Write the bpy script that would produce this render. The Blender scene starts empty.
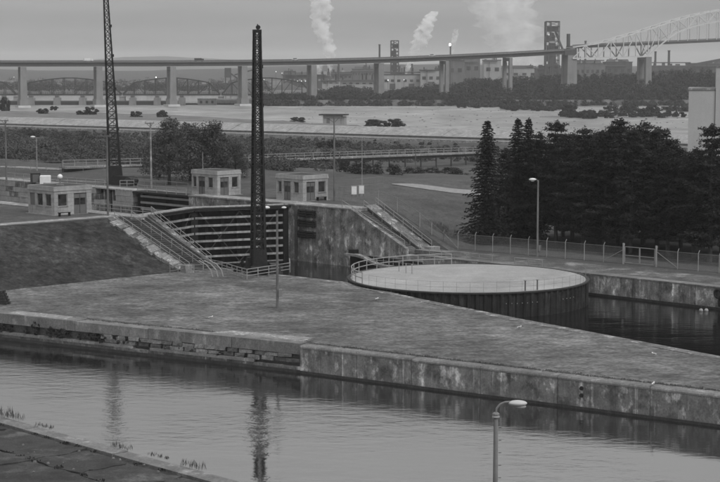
import bpy, math, random
import numpy as np
from mathutils import Vector, Matrix

scene = bpy.context.scene
COL = scene.collection
R = math.radians
rng = random.Random(7)

# ------------------------------------------------------------------ camera
FPX = 1700.0                      # focal length in pixels of a 720 px wide picture
HC = 22.7                         # eye above the lower lawn
TILT = math.atan(173.0 / FPX)
cam_d = bpy.data.cameras.new('camera')
cam = bpy.data.objects.new('camera', cam_d)
COL.objects.link(cam)
cam.location = (0, 0, HC)
cam.rotation_euler = (math.pi / 2 - TILT, 0, 0)
cam_d.sensor_width = 36.0
cam_d.lens = 36.0 * FPX / 720.0
cam_d.clip_start = 0.5
cam_d.clip_end = 20000
scene.camera = cam

# ------------------------------------------------------------------ sky, sun, exposure
SUN_EL, SUN_AZ = R(48), R(140)    # azimuth measured clockwise from +Y
world = bpy.data.worlds.new('World')
scene.world = world
world.use_nodes = True
nt = world.node_tree
nt.nodes.clear()
wout = nt.nodes.new('ShaderNodeOutputWorld')
sky = nt.nodes.new('ShaderNodeTexSky')
sky.sky_type = 'NISHITA'
sky.sun_disc = False
sky.sun_elevation = SUN_EL
sky.sun_rotation = SUN_AZ
sbw = nt.nodes.new('ShaderNodeRGBToBW')
nt.links.new(sky.outputs[0], sbw.inputs[0])
bg1 = nt.nodes.new('ShaderNodeBackground')
bg1.inputs['Strength'].default_value = 0.05
nt.links.new(sbw.outputs[0], bg1.inputs['Color'])
# overcast deck: brightness rises from horizon to zenith, with soft cloud rolls
tc = nt.nodes.new('ShaderNodeTexCoord')
sep = nt.nodes.new('ShaderNodeSeparateXYZ')
nt.links.new(tc.outputs['Generated'], sep.inputs[0])
mz = nt.nodes.new('ShaderNodeMath'); mz.operation = 'MAXIMUM'; mz.inputs[1].default_value = 0.0
nt.links.new(sep.outputs['Z'], mz.inputs[0])
mm = nt.nodes.new('ShaderNodeMath'); mm.operation = 'MULTIPLY_ADD'
mm.inputs[1].default_value = 4.2; mm.inputs[2].default_value = 0.45
mpw = nt.nodes.new('ShaderNodeMath'); mpw.operation = 'POWER'; mpw.inputs[1].default_value = 0.55
nt.links.new(mz.outputs[0], mpw.inputs[0])
nt.links.new(mpw.outputs[0], mm.inputs[0])
mp = nt.nodes.new('ShaderNodeMapping')
mp.inputs['Scale'].default_value = (6, 6, 60)
nt.links.new(tc.outputs['Generated'], mp.inputs[0])
nz = nt.nodes.new('ShaderNodeTexNoise')
nz.inputs['Scale'].default_value = 1.0; nz.inputs['Detail'].default_value = 5
nz.inputs['Roughness'].default_value = 0.5
nt.links.new(mp.outputs[0], nz.inputs[0])
mr = nt.nodes.new('ShaderNodeMapRange')
mr.inputs['From Min'].default_value = 0.3; mr.inputs['From Max'].default_value = 0.7
mr.inputs['To Min'].default_value = 0.84; mr.inputs['To Max'].default_value = 1.14
nt.links.new(nz.outputs[0], mr.inputs[0])
mu = nt.nodes.new('ShaderNodeMath'); mu.operation = 'MULTIPLY'
nt.links.new(mm.outputs[0], mu.inputs[0]); nt.links.new(mr.outputs[0], mu.inputs[1])
bg2 = nt.nodes.new('ShaderNodeBackground')
bg2.inputs['Strength'].default_value = 0.198
nt.links.new(mu.outputs[0], bg2.inputs['Color'])
mix = nt.nodes.new('ShaderNodeMixShader')
mix.inputs[0].default_value = 0.85
nt.links.new(bg1.outputs[0], mix.inputs[1]); nt.links.new(bg2.outputs[0], mix.inputs[2])
nt.links.new(mix.outputs[0], wout.inputs['Surface'])

sun_d = bpy.data.lights.new('sun', 'SUN')
sun_d.energy = 1.4
sun_d.angle = R(22)
sun_d.color = (1.0, 1.0, 1.0)
sun = bpy.data.objects.new('sun', sun_d)
COL.objects.link(sun)
sd = Vector((math.sin(SUN_AZ) * math.cos(SUN_EL), math.cos(SUN_AZ) * math.cos(SUN_EL), math.sin(SUN_EL)))
sun.rotation_euler = sd.to_track_quat('Z', 'Y').to_euler()

scene.view_settings.view_transform = 'Standard'
scene.view_settings.look = 'None'
scene.view_settings.gamma = 1.0
scene.view_settings.exposure = 0.5
scene.view_settings.use_curve_mapping = False
scene.render.engine = 'CYCLES'
cy = scene.cycles
cy.use_denoising = True
cy.max_bounces = 6
cy.diffuse_bounces = 3
cy.glossy_bounces = 3
cy.volume_bounces = 4
cy.transparent_max_bounces = 8
cy.filter_width = 1.6

# ------------------------------------------------------------------ helpers
FWD = Vector((0, math.cos(TILT), -math.sin(TILT)))
UPV = Vector((0, math.sin(TILT), math.cos(TILT)))


def ray(px, py):
    return FWD + Vector((1, 0, 0)) * ((px - 360.0) / FPX) - UPV * ((py - 241.0) / FPX)


def P(px, py, z=0.0):
    """the place at height z that the photograph shows at this pixel"""
    d = ray(px, py)
    t = (z - HC) / d.z
    return Vector((d.x * t, d.y * t, z))


def D(px, py, Y):
    """the place at distance Y north that the photograph shows at this pixel"""
    d = ray(px, py)
    t = Y / d.y
    return Vector((d.x * t, Y, HC + d.z * t))


S2 = math.sqrt(0.5)


def L(u, v, z=0.0):
    """lock coordinates: u downstream, v across from left wall to right wall"""
    return Vector(((u + v) * S2, (v - u) * S2, z))


def UV(p):
    return ((p.x - p.y) * S2, (p.x + p.y) * S2)


LOCK_RZ = -math.pi / 4


def link(o, parent=None):
    COL.objects.link(o)
    if parent is not None:
        o.parent = parent
    return o


def tag(o, label=None, cat=None, group=None, kind=None):
    if label: o['label'] = label
    if cat: o['category'] = cat
    if group: o['group'] = group
    if kind: o['kind'] = kind
    return o


def empty(name, loc, rz=0.0, label=None, cat=None, group=None):
    o = bpy.data.objects.new(name, None)
    o.empty_display_size = 0.5
    link(o)
    o.location = loc
    o.rotation_euler = (0, 0, rz)
    return tag(o, label, cat, group)


def copy_tree(o, parent=None):
    c = o.copy()
    COL.objects.link(c)
    if parent is not None:
        c.parent = parent
    for ch in list(o.children):
        copy_tree(ch, c)
    return c


class MB:
    def __init__(self):
        self.v = []
        self.f = []

    def add(self, vs, fs):
        n = len(self.v)
        self.v += [tuple(p) for p in vs]
        self.f += [tuple(i + n for i in f) for f in fs]
        return self

    def box(self, c, s, rz=0.0, taper=1.0):
        x, y, z = s[0] / 2, s[1] / 2, s[2] / 2
        co, si = math.cos(rz), math.sin(rz)
        vs = []
        for dz, k in ((-z, 1.0), (z, taper)):
            for dx, dy in ((-x, -y), (x, -y), (x, y), (-x, y)):
                dx, dy = dx * k, dy * k
                vs.append((c[0] + dx * co - dy * si, c[1] + dx * si + dy * co, c[2] + dz))
        return self.add(vs, [(3, 2, 1, 0), (4, 5, 6, 7), (0, 1, 5, 4), (1, 2, 6, 5), (2, 3, 7, 6), (3, 0, 4, 7)])

    def bar(self, p, q, w, h=None, w2=None, h2=None):
        p, q = Vector(p), Vector(q)
        h = h or w
        w2 = w2 or w
        h2 = h2 or h
        d = (q - p)
        if d.length < 1e-6: return self
        d.normalize()
        up = Vector((0, 0, 1)) if abs(d.z) < 0.95 else Vector((0, 1, 0))
        a = d.cross(up).normalized()
        b = a.cross(d).normalized()
        vs = []
        for o, ww, hh in ((p, w, h), (q, w2, h2)):
            for i, j in ((-1, -1), (1, -1), (1, 1), (-1, 1)):
                vs.append(o + a * (i * ww / 2) + b * (j * hh / 2))
        return self.add(vs, [(0, 1, 2, 3), (7, 6, 5, 4), (1, 0, 4, 5), (2, 1, 5, 6), (3, 2, 6, 7), (0, 3, 7, 4)])

    def cyl(self, p, q, r0, r1=None, n=8, cap=True):
        p, q = Vector(p), Vector(q)
        r1 = r0 if r1 is None else r1
        d = (q - p).normalized()
        up = Vector((0, 0, 1)) if abs(d.z) < 0.95 else Vector((1, 0, 0))
        a = d.cross(up).normalized()
        b = a.cross(d).normalized()
        vs = []
        for o, r in ((p, r0), (q, r1)):
            for i in range(n):
                t = 2 * math.pi * i / n
                vs.append(o + a * (r * math.cos(t)) + b * (r * math.sin(t)))
        fs = [(i, (i + 1) % n, n + (i + 1) % n, n + i) for i in range(n)]
        fs = [tuple(reversed(f)) for f in fs]
        if cap:
            fs += [tuple(range(n)), tuple(reversed(range(n, 2 * n)))]
        return self.add(vs, fs)

    def tube(self, pts, r, n=6):
        for i in range(len(pts) - 1):
            self.cyl(pts[i], pts[i + 1], r, r, n)
        return self

    def prism(self, pts, z0, z1):
        n = len(pts)
        z0s = z0 if isinstance(z0, (list, tuple)) else [z0] * n
        z1s = z1 if isinstance(z1, (list, tuple)) else [z1] * n
        vs = [(p[0], p[1], z0s[i]) for i, p in enumerate(pts)] + [(p[0], p[1], z1s[i]) for i, p in enumerate(pts)]
        fs = [tuple(reversed(range(n))), tuple(range(n, 2 * n))]
        fs += [(i, (i + 1) % n, n + (i + 1) % n, n + i) for i in range(n)]
        return self.add(vs, fs)

    def ball(self, c, r, seg=10, rings=6, sq=(1, 1, 1)):
        vs = [(c[0], c[1], c[2] + r * sq[2])]
        for i in range(1, rings):
            th = math.pi * i / rings
            for j in range(seg):
                ph = 2 * math.pi * j / seg
                vs.append((c[0] + r * sq[0] * math.sin(th) * math.cos(ph), c[1] + r * sq[1] * math.sin(th) * math.sin(ph), c[2] + r * sq[2] * math.cos(th)))
        vs.append((c[0], c[1], c[2] - r * sq[2]))
        fs = [(0, 1 + j, 1 + (j + 1) % seg) for j in range(seg)]
        for i in range(rings - 2):
            for j in range(seg):
                a = 1 + i * seg + j
                b = 1 + i * seg + (j + 1) % seg
                fs.append((a, a + seg, b + seg, b))
        last = len(vs) - 1
        o = 1 + (rings - 2) * seg
        fs += [(last, o + (j + 1) % seg, o + j) for j in range(seg)]
        return self.add(vs, fs)

    def mesh(self, name, mat=None, smooth=False):
        me = bpy.data.meshes.new(name)
        me.from_pydata(self.v, [], self.f)
        if smooth:
            me.polygons.foreach_set('use_smooth', [True] * len(me.polygons))
        if mat: me.materials.append(mat)
        me.update()
        return me

    def build(self, name, mat, parent=None, loc=None, rz=None, smooth=False):
        o = bpy.data.objects.new(name, self.mesh(name, mat, smooth))
        link(o, parent)
        if loc is not None: o.location = loc
        if rz is not None: o.rotation_euler = (0, 0, rz)
        return o


def place(name, me, parent, loc=(0, 0, 0), rz=0.0, sc=None):
    o = bpy.data.objects.new(name, me)
    link(o, parent)
    o.location = loc
    o.rotation_euler = (0, 0, rz)
    if sc: o.scale = sc
    return o


# ------------------------------------------------------------------ materials
MATS = {}


def mat(name, base, var=0.25, scale=1.0, rough=0.85, bump=0.0, stretch=(1, 1, 1), detail=6, var2=0.0, scale2=0.1,
        streak=0.0, streak_scale=(1.2, 1.2, 0.12), metal=0.0, spec=0.3, rot=0.0, objrand=0.0, stretch2=(1, 1, 1), bump_dist=0.05,
        fine=0.0, fine_scale=8.0, wet=None):
    """neutral grey material: base reflectance with up to four layers of wear"""
    if name in MATS: return MATS[name]
    m = bpy.data.materials.new(name)
    MATS[name] = m
    m.use_nodes = True
    t = m.node_tree
    n, l = t.nodes, t.links
    b = n['Principled BSDF']
    b.inputs['Roughness'].default_value = rough
    b.inputs['Metallic'].default_value = metal
    b.inputs['Specular IOR Level'].default_value = spec
    geo = n.new('ShaderNodeNewGeometry')

    def layer(sc, st, lo, hi, dt=6, r=0.0, ramp=(0.3, 0.7)):
        mpn = n.new('ShaderNodeMapping')
        mpn.inputs['Scale'].default_value = st
        mpn.inputs['Rotation'].default_value = (0, 0, r)
        l.new(geo.outputs['Position'], mpn.inputs[0])
        nn = n.new('ShaderNodeTexNoise')
        nn.inputs['Scale'].default_value = sc
        nn.inputs['Detail'].default_value = dt
        nn.inputs['Roughness'].default_value = 0.6
        l.new(mpn.outputs[0], nn.inputs[0])
        r_ = n.new('ShaderNodeMapRange')
        r_.inputs['From Min'].default_value, r_.inputs['From Max'].default_value = ramp
        r_.inputs['To Min'].default_value, r_.inputs['To Max'].default_value = lo, hi
        l.new(nn.outputs[0], r_.inputs[0])
        return r_.outputs[0], nn.outputs[0]

    val, raw = layer(scale, stretch, 1 - var, 1 + var, detail, rot)

    def mul(a, bb):
        x = n.new('ShaderNodeMath'); x.operation = 'MULTIPLY'
        l.new(a, x.inputs[0])
        if isinstance(bb, float): x.inputs[1].default_value = bb
        else: l.new(bb, x.inputs[1])
        return x.outputs[0]

    if var2: val = mul(val, layer(scale2, stretch2, 1 - var2, 1 + var2, 4, rot)[0])
    if streak:
        val = mul(val, layer(1.0, streak_scale, 1 - streak, 1 + streak * 0.6, 5, 0, (0.35, 0.65))[0])
    if fine:
        val = mul(val, layer(fine_scale, (1, 1, 1), 1 - fine, 1 + fine, 3)[0])
    if objrand:
        oi = n.new('ShaderNodeObjectInfo')
        r_ = n.new('ShaderNodeMapRange')
        r_.inputs['To Min'].default_value, r_.inputs['To Max'].default_value = 1 - objrand, 1 + objrand
        l.new(oi.outputs['Random'], r_.inputs[0])
        val = mul(val, r_.outputs[0])
    val = mul(val, float(base))
    comb = n.new('ShaderNodeCombineColor')
    for k in range(3): l.new(val, comb.inputs[k])
    l.new(comb.outputs[0], b.inputs['Base Color'])
    if bump:
        bp = n.new('ShaderNodeBump')
        bp.inputs['Strength'].default_value = bump
        bp.inputs['Distance'].default_value = bump_dist
        l.new(raw, bp.inputs['Height'])
        l.new(bp.outputs[0], b.inputs['Normal'])
    return m


def stain(m, scale=0.9, amount=1.0, zs=0.55, pale=1.9, dark=0.62):
    """pale lime patches with runs below them and darker damp patches, in world space"""
    t = m.node_tree
    n, l = t.nodes, t.links
    b = n['Principled BSDF']
    src = b.inputs['Base Color'].links[0].from_socket
    geo = n.new('ShaderNodeNewGeometry')

    def lay(sc, st, fr, to, det, off):
        mpn = n.new('ShaderNodeMapping')
        mpn.inputs['Scale'].default_value = st
        mpn.inputs['Location'].default_value = off
        l.new(geo.outputs['Position'], mpn.inputs[0])
        nn = n.new('ShaderNodeTexNoise')
        nn.inputs['Scale'].default_value = sc
        nn.inputs['Detail'].default_value = det
        nn.inputs['Roughness'].default_value = 0.68
        l.new(mpn.outputs[0], nn.inputs[0])
        r_ = n.new('ShaderNodeMapRange')
        r_.inputs['From Min'].default_value, r_.inputs['From Max'].default_value = fr
        r_.inputs['To Min'].default_value, r_.inputs['To Max'].default_value = to
        l.new(nn.outputs[0], r_.inputs[0])
        return r_.outputs[0]
    a = lay(scale, (1, 1, zs), (0.53, 0.64), (1.0, 1.0 + pale * amount), 7, (3, 1, 7))
    c = lay(scale * 0.7, (1, 1, 0.8), (0.5, 0.68), (1.0, 1.0 - dark * amount), 6, (11, 5, 2))
    e = lay(1.0, (2.4, 2.4, 0.12), (0.60, 0.70), (1.0, 1.0 + 0.8 * pale * amount), 4, (2, 9, 4))
    cur = src
    for x in (a, c, e):
        vm = n.new('ShaderNodeVectorMath'); vm.operation = 'SCALE'
        l.new(cur, vm.inputs[0]); l.new(x, vm.inputs['Scale'])
        cur = vm.outputs[0]
    l.new(cur, b.inputs['Base Color'])
    return m


def leaf_mat(name, base, var=0.35, scale=0.6, trans=0.25, objrand=0.15):
    m = mat(name, base, var, scale, rough=0.8, spec=0.15, objrand=objrand, fine=0.3, fine_scale=5)
    t = m.node_tree
    b = t.nodes['Principled BSDF']
    out = t.nodes['Material Output']
    src = b.inputs['Base Color'].links[0].from_socket
    tr = t.nodes.new('ShaderNodeBsdfTranslucent')
    t.links.new(src, tr.inputs['Color'])
    mx = t.nodes.new('ShaderNodeMixShader')
    mx.inputs[0].default_value = trans
    t.links.new(b.outputs[0], mx.inputs[1]); t.links.new(tr.outputs[0], mx.inputs[2])
    t.links.new(mx.outputs[0], out.inputs['Surface'])
    return m


def water_mat(name, base, rough, scale, stretch, bump, rot=0.0, ior=1.45, dist=0.1, scale2=None):
    m = bpy.data.materials.new(name)
    m.use_nodes = True
    t = m.node_tree
    n, l = t.nodes, t.links
    b = n['Principled BSDF']
    b.inputs['Base Color'].default_value = (base, base, base, 1)
    b.inputs['Roughness'].default_value = rough
    b.inputs['IOR'].default_value = ior
    b.inputs['Specular IOR Level'].default_value = 0.5
    geo = n.new('ShaderNodeNewGeometry')
    mpn = n.new('ShaderNodeMapping')
    mpn.inputs['Scale'].default_value = stretch
    mpn.inputs['Rotation'].default_value = (0, 0, rot)
    l.new(geo.outputs['Position'], mpn.inputs[0])
    nn = n.new('ShaderNodeTexNoise')
    nn.inputs['Scale'].default_value = scale
    nn.inputs['Detail'].default_value = 5
    nn.inputs['Roughness'].default_value = 0.56
    l.new(mpn.outputs[0], nn.inputs[0])
    # calmer and rougher patches of the surface
    n2 = n.new('ShaderNodeTexNoise')
    n2.inputs['Scale'].default_value = scale2 or scale * 0.12
    n2.inputs['Detail'].default_value = 3
    l.new(mpn.outputs[0], n2.inputs[0])
    mr2 = n.new('ShaderNodeMapRange')
    mr2.inputs['From Min'].default_value, mr2.inputs['From Max'].default_value = 0.35, 0.65
    mr2.inputs['To Min'].default_value, mr2.inputs['To Max'].default_value = 0.2, 1.5
    l.new(n2.outputs[0], mr2.inputs[0])
    ml = n.new('ShaderNodeMath'); ml.operation = 'MULTIPLY'
    l.new(nn.outputs[0], ml.inputs[0]); l.new(mr2.outputs[0], ml.inputs[1])
    bp = n.new('ShaderNodeBump')
    bp.inputs['Strength'].default_value = bump
    bp.inputs['Distance'].default_value = dist
    l.new(ml.outputs[0], bp.inputs['Height'])
    l.new(bp.outputs[0], b.inputs['Normal'])
    return m


def flat(name, base, rough=0.6, metal=0.0, spec=0.4):
    return mat(name, base, 0.12, 3.0, rough, metal=metal, spec=spec)


def emis(name, s):
    m = bpy.data.materials.new(name)
    m.use_nodes = True
    b = m.node_tree.nodes['Principled BSDF']
    b.inputs['Base Color'].default_value = (.8, .8, .8, 1)
    b.inputs['Emission Color'].default_value = (1, 1, 1, 1)
    b.inputs['Emission Strength'].default_value = s
    return m


M_lawn = mat('lawn', 0.108, 0.42, 0.8, 0.95, bump=0.6, stretch=(0.7, 1.2, 1), rot=R(30), detail=9, var2=0.32, scale2=0.11,
             fine=0.40, fine_scale=2.6, spec=0.05, bump_dist=0.15)
M_bank = mat('bank_grass', 0.034, 0.5, 1.0, 0.95, bump=0.7, var2=0.25, scale2=0.12, fine=0.35, fine_scale=3.0, spec=0.05, bump_dist=0.2)
stain(M_lawn, .16, 0.42, 1, 1.0, 1.0)
stain(M_bank, .45, .38, 1, 1.8, .5)
M_field = mat('field_grass', 0.070, 0.22, 0.5, 0.95, bump=0.5, var2=0.2, scale2=0.05, fine=0.25, fine_scale=2.5, spec=0.05, bump_dist=0.2)
M_path = mat('path_gravel', 0.20, 0.15, 1.0, 0.95, fine=0.15, fine_scale=4)
M_apron = stain(mat('apron', 0.085, 0.35, 0.5, 0.95, bump=0.4, var2=0.25, scale2=0.12, fine=0.3, fine_scale=4, spec=0.1), .30, 1.0, 1, 1.1, .45)
M_litter_shade = mat('needle_litter_and_shade', 0.036, 0.35, 0.6, 1.0, var2=0.3, scale2=0.15, fine=0.35, fine_scale=3, spec=0.05)  # needle litter, with the shade under the trees painted into its dark tone
M_conc = stain(mat('concrete', 0.125, 0.30, 0.9, 0.9, bump=0.4, streak=0.25, streak_scale=(1.5, 1.5, 0.16), var2=0.25, scale2=0.22, fine=0.25, fine_scale=6), 1.1)
M_conc_lock = stain(mat('lock_concrete', 0.185, 0.32, 0.9, 0.9, bump=0.4, streak=0.3, streak_scale=(1.5, 1.5, 0.16), var2=0.3, scale2=0.22, fine=0.28, fine_scale=6), 1.0, 1.0, .6, 1.6, .7)
M_conc_pale = stain(mat('concrete_pale', 0.19, 0.25, 0.9, 0.9, bump=0.3, var2=0.2, scale2=0.2, fine=0.22, fine_scale=6), 1.5, .45)
M_conc_dark = mat('concrete_dark', 0.07, 0.35, 0.9, 0.9, bump=0.4, var2=0.3, scale2=0.3, fine=0.25, fine_scale=6)
M_cope = stain(mat('coping', 0.125, 0.20, 0.7, 0.9, bump=0.3, var2=0.2, scale2=0.2, fine=0.25, fine_scale=7, objrand=0.12), .9, .35)
M_rubble = mat('rubble_stone', 0.12, 0.35, 2.0, 0.95, bump=0.6, fine=0.3, fine_scale=8, objrand=0.55)
M_asph = stain(mat('old_asphalt', 0.046, 0.3, 0.8, 0.95, bump=0.3, var2=0.2, scale2=0.25, fine=0.25, fine_scale=9, objrand=0.15, spec=0.15), .5, .45, 1)
M_soil = mat('soil', 0.030, 0.4, 2.0, 1.0, bump=0.5, fine=0.3, fine_scale=9)
M_steel_black = mat('black_steel', 0.014, 0.3, 1.5, 0.7, spec=0.2, fine=0.3, fine_scale=5)
M_steel_dark = mat('dark_steel', 0.034, 0.3, 1.0, 0.7, spec=0.25, fine=0.2)
M_steel_grey = mat('grey_steel', 0.16, 0.2, 1.0, 0.6, spec=0.3)
M_rail = mat('rail_paint', 0.24, 0.2, 1.0, 0.6, spec=0.3)
M_girder = mat('girder_paint', 0.24, 0.35, 0.8, 0.7, spec=0.2, fine=0.25, fine_scale=3, streak=0.3)
M_white = mat('white_paint', 0.62, 0.12, 1.5, 0.6, spec=0.3)
M_offwhite = mat('offwhite_wall', 0.25, 0.12, 0.8, 0.85, streak=0.12, fine=0.08, fine_scale=5)
M_block = mat('house_block', 0.29, 0.16, 1.2, 0.9, fine=0.12, fine_scale=6, objrand=0.10, streak=0.12)
M_roof = mat('roof_felt', 0.035, 0.3, 1.0, 0.95)
M_door = mat('house_door', 0.115, 0.15, 1.0, 0.7)
M_glass = mat('window_glass', 0.030, 0.95, 0.9, 0.15, spec=0.5, objrand=0.6)
M_shut = mat('window_panel', 0.12, 0.1, 1.0, 0.8)
M_wood = mat('pole_wood', 0.12, 0.25, 1.0, 0.9, streak=0.3, streak_scale=(6, 6, 0.4))
M_pile = stain(mat('sheet_pile', 0.019, 0.35, 1.0, 0.8, spec=0.25, streak=0.55, streak_scale=(2.2, 2.2, 0.15), fine=0.3, fine_scale=5), .8, .9, .15)
M_cellfill = mat('cell_fill', 0.25, 0.08, 0.6, 0.95, var2=0.08, scale2=0.12, fine=0.14, fine_scale=5)
stain(M_cellfill, .16, .45, 1, .35, .6)
M_hconc = mat('bridge_concrete', 0.19, 0.1, 0.2, 0.9, streak=0.15, streak_scale=(.3, .3, .05))
M_hsteel = mat('bridge_girder', 0.06, 0.12, 0.2, 0.8)
M_hrail = mat('bridge_rail', 0.11, 0.12, 0.3, 0.8)
M_arch = mat('arch_paint', 0.46, 0.08, 0.3, 0.7)
M_truss = mat('truss_steel', 0.03, 0.2, 0.3, 0.8)
M_mill_pale = mat('mill_pale', 0.27, 0.10, 0.1, 0.9, streak=0.12, streak_scale=(.25, .25, .03))
M_mill_dark = mat('mill_dark', 0.055, 0.2, 0.1, 0.9, streak=0.2, streak_scale=(.25, .25, .03))
M_mill_mid = mat('mill_mid', 0.10, 0.2, 0.1, 0.9, streak=0.2, streak_scale=(.25, .25, .03))
M_bldg = mat('tower_concrete', 0.37, 0.06, 0.25, 0.9, streak=0.08, streak_scale=(.4, .4, .10), fine=0.06)
M_scrubground = mat('scrub_ground', 0.045, 0.3, 0.2, 1.0, bump=0.6, var2=0.25, scale2=0.05, fine=0.3, fine_scale=1.5)
M_plain = mat('plain_ground', 0.07, 0.25, 0.02, 1.0, var2=0.3, scale2=0.004, fine=0.2, fine_scale=0.2)
M_hill = mat('hill_forest', 0.026, 0.3, 0.01, 1.0, fine=0.3, fine_scale=0.05)
M_slope = mat('canal_paving', 0.23, 0.18, 0.2, 0.9, streak=0.1, fine=0.2, fine_scale=0.8)
M_rock = mat('rock', 0.15, 0.35, 0.8, 0.95, fine=0.3, fine_scale=3, objrand=0.2)
M_bark = mat('bark', 0.030, 0.3, 3.0, 0.95)
M_barkpale = mat('pine_bark', 0.055, 0.3, 3.0, 0.95)
M_spruce = leaf_mat('spruce_needles', 0.022, 0.4, 0.8)
M_pine = leaf_mat('pine_needles', 0.028, 0.55, 0.5)
M_leaf = leaf_mat('tree_leaves', 0.070, 0.35, 0.5)
M_leafdark = leaf_mat('bush_leaves', 0.030, 0.4, 0.5)
M_scrub = leaf_mat('scrub_leaves', 0.064, 0.55, 0.05)
M_farleaf = leaf_mat('far_leaves', 0.027, 0.45, 0.08)
M_weed = leaf_mat('weed_leaves', 0.07, 0.4, 2.0)
M_weedlight = leaf_mat('dry_grass', 0.15, 0.3, 2.0)
M_tyre = flat('rubber', 0.012, 0.8)
M_lit = emis('lit_lamp', 0.9)
M_lamp = mat('lamp_housing', 0.40, 0.12, 1.5, 0.6)
M_flame = emis('flame', 8.0)

W_canal = water_mat('canal_water', 0.012, 0.04, 1.15, (0.6, 1.15, 1), 0.5, rot=R(25), ior=5.5, dist=0.070, scale2=.07)
W_lock = water_mat('lock_water', 0.008, 0.04, 0.9, (0.7, 1.4, 1), 0.35, rot=R(20), ior=1.5, dist=0.08)
W_power = water_mat('power_canal_water', 0.06, 0.15, 0.2, (0.6, 1.4, 1), 0.4, rot=R(38), ior=1.5, dist=0.3)


# ------------------------------------------------------------------ quads for foliage
def quad_mesh(name, cen, nor, size, mat_, aspect=1.0, tang=None, seed=0):
    g = np.random.default_rng(seed)
    n = len(cen)
    nor = nor / np.maximum(np.linalg.norm(nor, axis=1, keepdims=True), 1e-6)
    if tang is None:
        tang = g.normal(size=(n, 3))
    a = np.cross(nor, tang)
    a /= np.maximum(np.linalg.norm(a, axis=1, keepdims=True), 1e-6)
    b = np.cross(a, nor)
    s = np.asarray(size).reshape(-1, 1) * 0.5
    vs = np.empty((n, 4, 3))
    a_ = a * s * aspect
    b_ = b * s
    vs[:, 0] = cen - b_
    vs[:, 1] = cen + a_ * 0.9 - b_ * 0.1
    vs[:, 2] = cen + b_
    vs[:, 3] = cen - a_ * 0.9 + b_ * 0.15
    me = bpy.data.meshes.new(name)
    me.vertices.add(n * 4)
    me.vertices.foreach_set('co', vs.reshape(-1))
    me.loops.add(n * 4)
    me.loops.foreach_set('vertex_index', np.arange(n * 4, dtype=np.int32))
    me.polygons.add(n)
    me.polygons.foreach_set('loop_start', np.arange(0, n * 4, 4, dtype=np.int32))
    me.polygons.foreach_set('loop_total', np.full(n, 4, dtype=np.int32))
    me.materials.append(mat_)
    me.update(calc_edges=True)
    me.validate()
    return me


def blob_points(g, n, c, r, shell=0.55):
    d = g.normal(size=(n, 3))
    d /= np.linalg.norm(d, axis=1, keepdims=True)
    rad = shell + (1 - shell) * g.random((n, 1)) ** 0.7
    rad *= 1 + 0.18 * np.sin(d[:, :1] * 7 + d[:, 1:2] * 5)
    return np.array(c) + d * rad * np.array(r), d


def crown_cloud(seed, h0, h1, rad, nblob, per, leaf, flatten=0.75, base_r=0.45):
    """clumps spread through an uneven crown; returns centres, normals, sizes and clump centres"""
    g = np.random.default_rng(seed)
    cs, ns, ss, bc = [], [], [], []
    for i in range(nblob):
        z = h0 + (h1 - h0) * (i + 0.5) / nblob
        t = (z - h0) / (h1 - h0)
        rr = rad * (base_r + (1 - base_r) * math.sin(math.pi * min(1, t * 1.15 + 0.12))) * (1.0 if t < 0.7 else 1 - 0.9 * (t - 0.7))
        ang = i * 2.399 + g.uniform(-0.6, 0.6)
        off = rr * math.sqrt(g.random()) * 0.85
        br = rad * g.uniform(0.24, 0.42)
        c = (off * math.cos(ang), off * math.sin(ang), z + g.uniform(-.05, .05) * (h1 - h0))
        p, d = blob_points(g, per, c, (br, br, br * flatten))
        cs.append(p); ns.append(d + g.normal(size=d.shape) * 0.5 + np.array([0, 0, 0.4]))
        ss.append(leaf * g.uniform(0.6, 1.3, size=per)); bc.append(c)
    return np.concatenate(cs), np.concatenate(ns), np.concatenate(ss), bc


def trunk_mb(h, r, limbs=(), seed=0, lean=(0, 0)):
    g = random.Random(seed)
    b = MB()
    pts = []
    for i in range(6):
        t = i / 5
        pts.append(Vector((lean[0] * t * h + g.uniform(-.04, .04) * h * 0.15, lean[1] * t * h + g.uniform(-.04, .04) * h * 0.15, t * h)))
    pts[0] = Vector((0, 0, -0.3))
    for i in range(5):
        b.cyl(pts[i], pts[i + 1], r * (1 - 0.17 * i), r * (1 - 0.17 * (i + 1)), 7, cap=False)
    for c in limbs:
        c = Vector(c)
        z = max(h * 0.25, c.z - c.xy.length * 0.55 - 0.2)
        t = min(z / h, 0.98)
        s = Vector((lean[0] * z, lean[1] * z, z))
        b.cyl(s, c, r * 0.42 * (1.1 - t), r * 0.1, 5, cap=False)
    return b


def tree(name, loc, label, cat, group, tmesh, cmesh, rz=0.0, sc=1.0, zs=1.0):
    t = empty(name, loc, rz, label, cat, group)
    t.scale = (sc, sc, sc * zs)
    if tmesh: place('trunk', tmesh, t)
    place('crown', cmesh, t)
    return t


# ------------------------------------------------------------------ terrain
def smooth(t):
    t = max(0.0, min(1.0, t))
    return t * t * (3 - 2 * t)


CN = (0.61, 0.792)                 # normal of the power canal


def cc(x, y):
    return CN[0] * x + CN[1] * y


WZ = -2.3
U_TOP, U_TOE = -161.0, -147.0
V_L, V_R = 125.6, 150.0
ZU = 5.0


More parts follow.
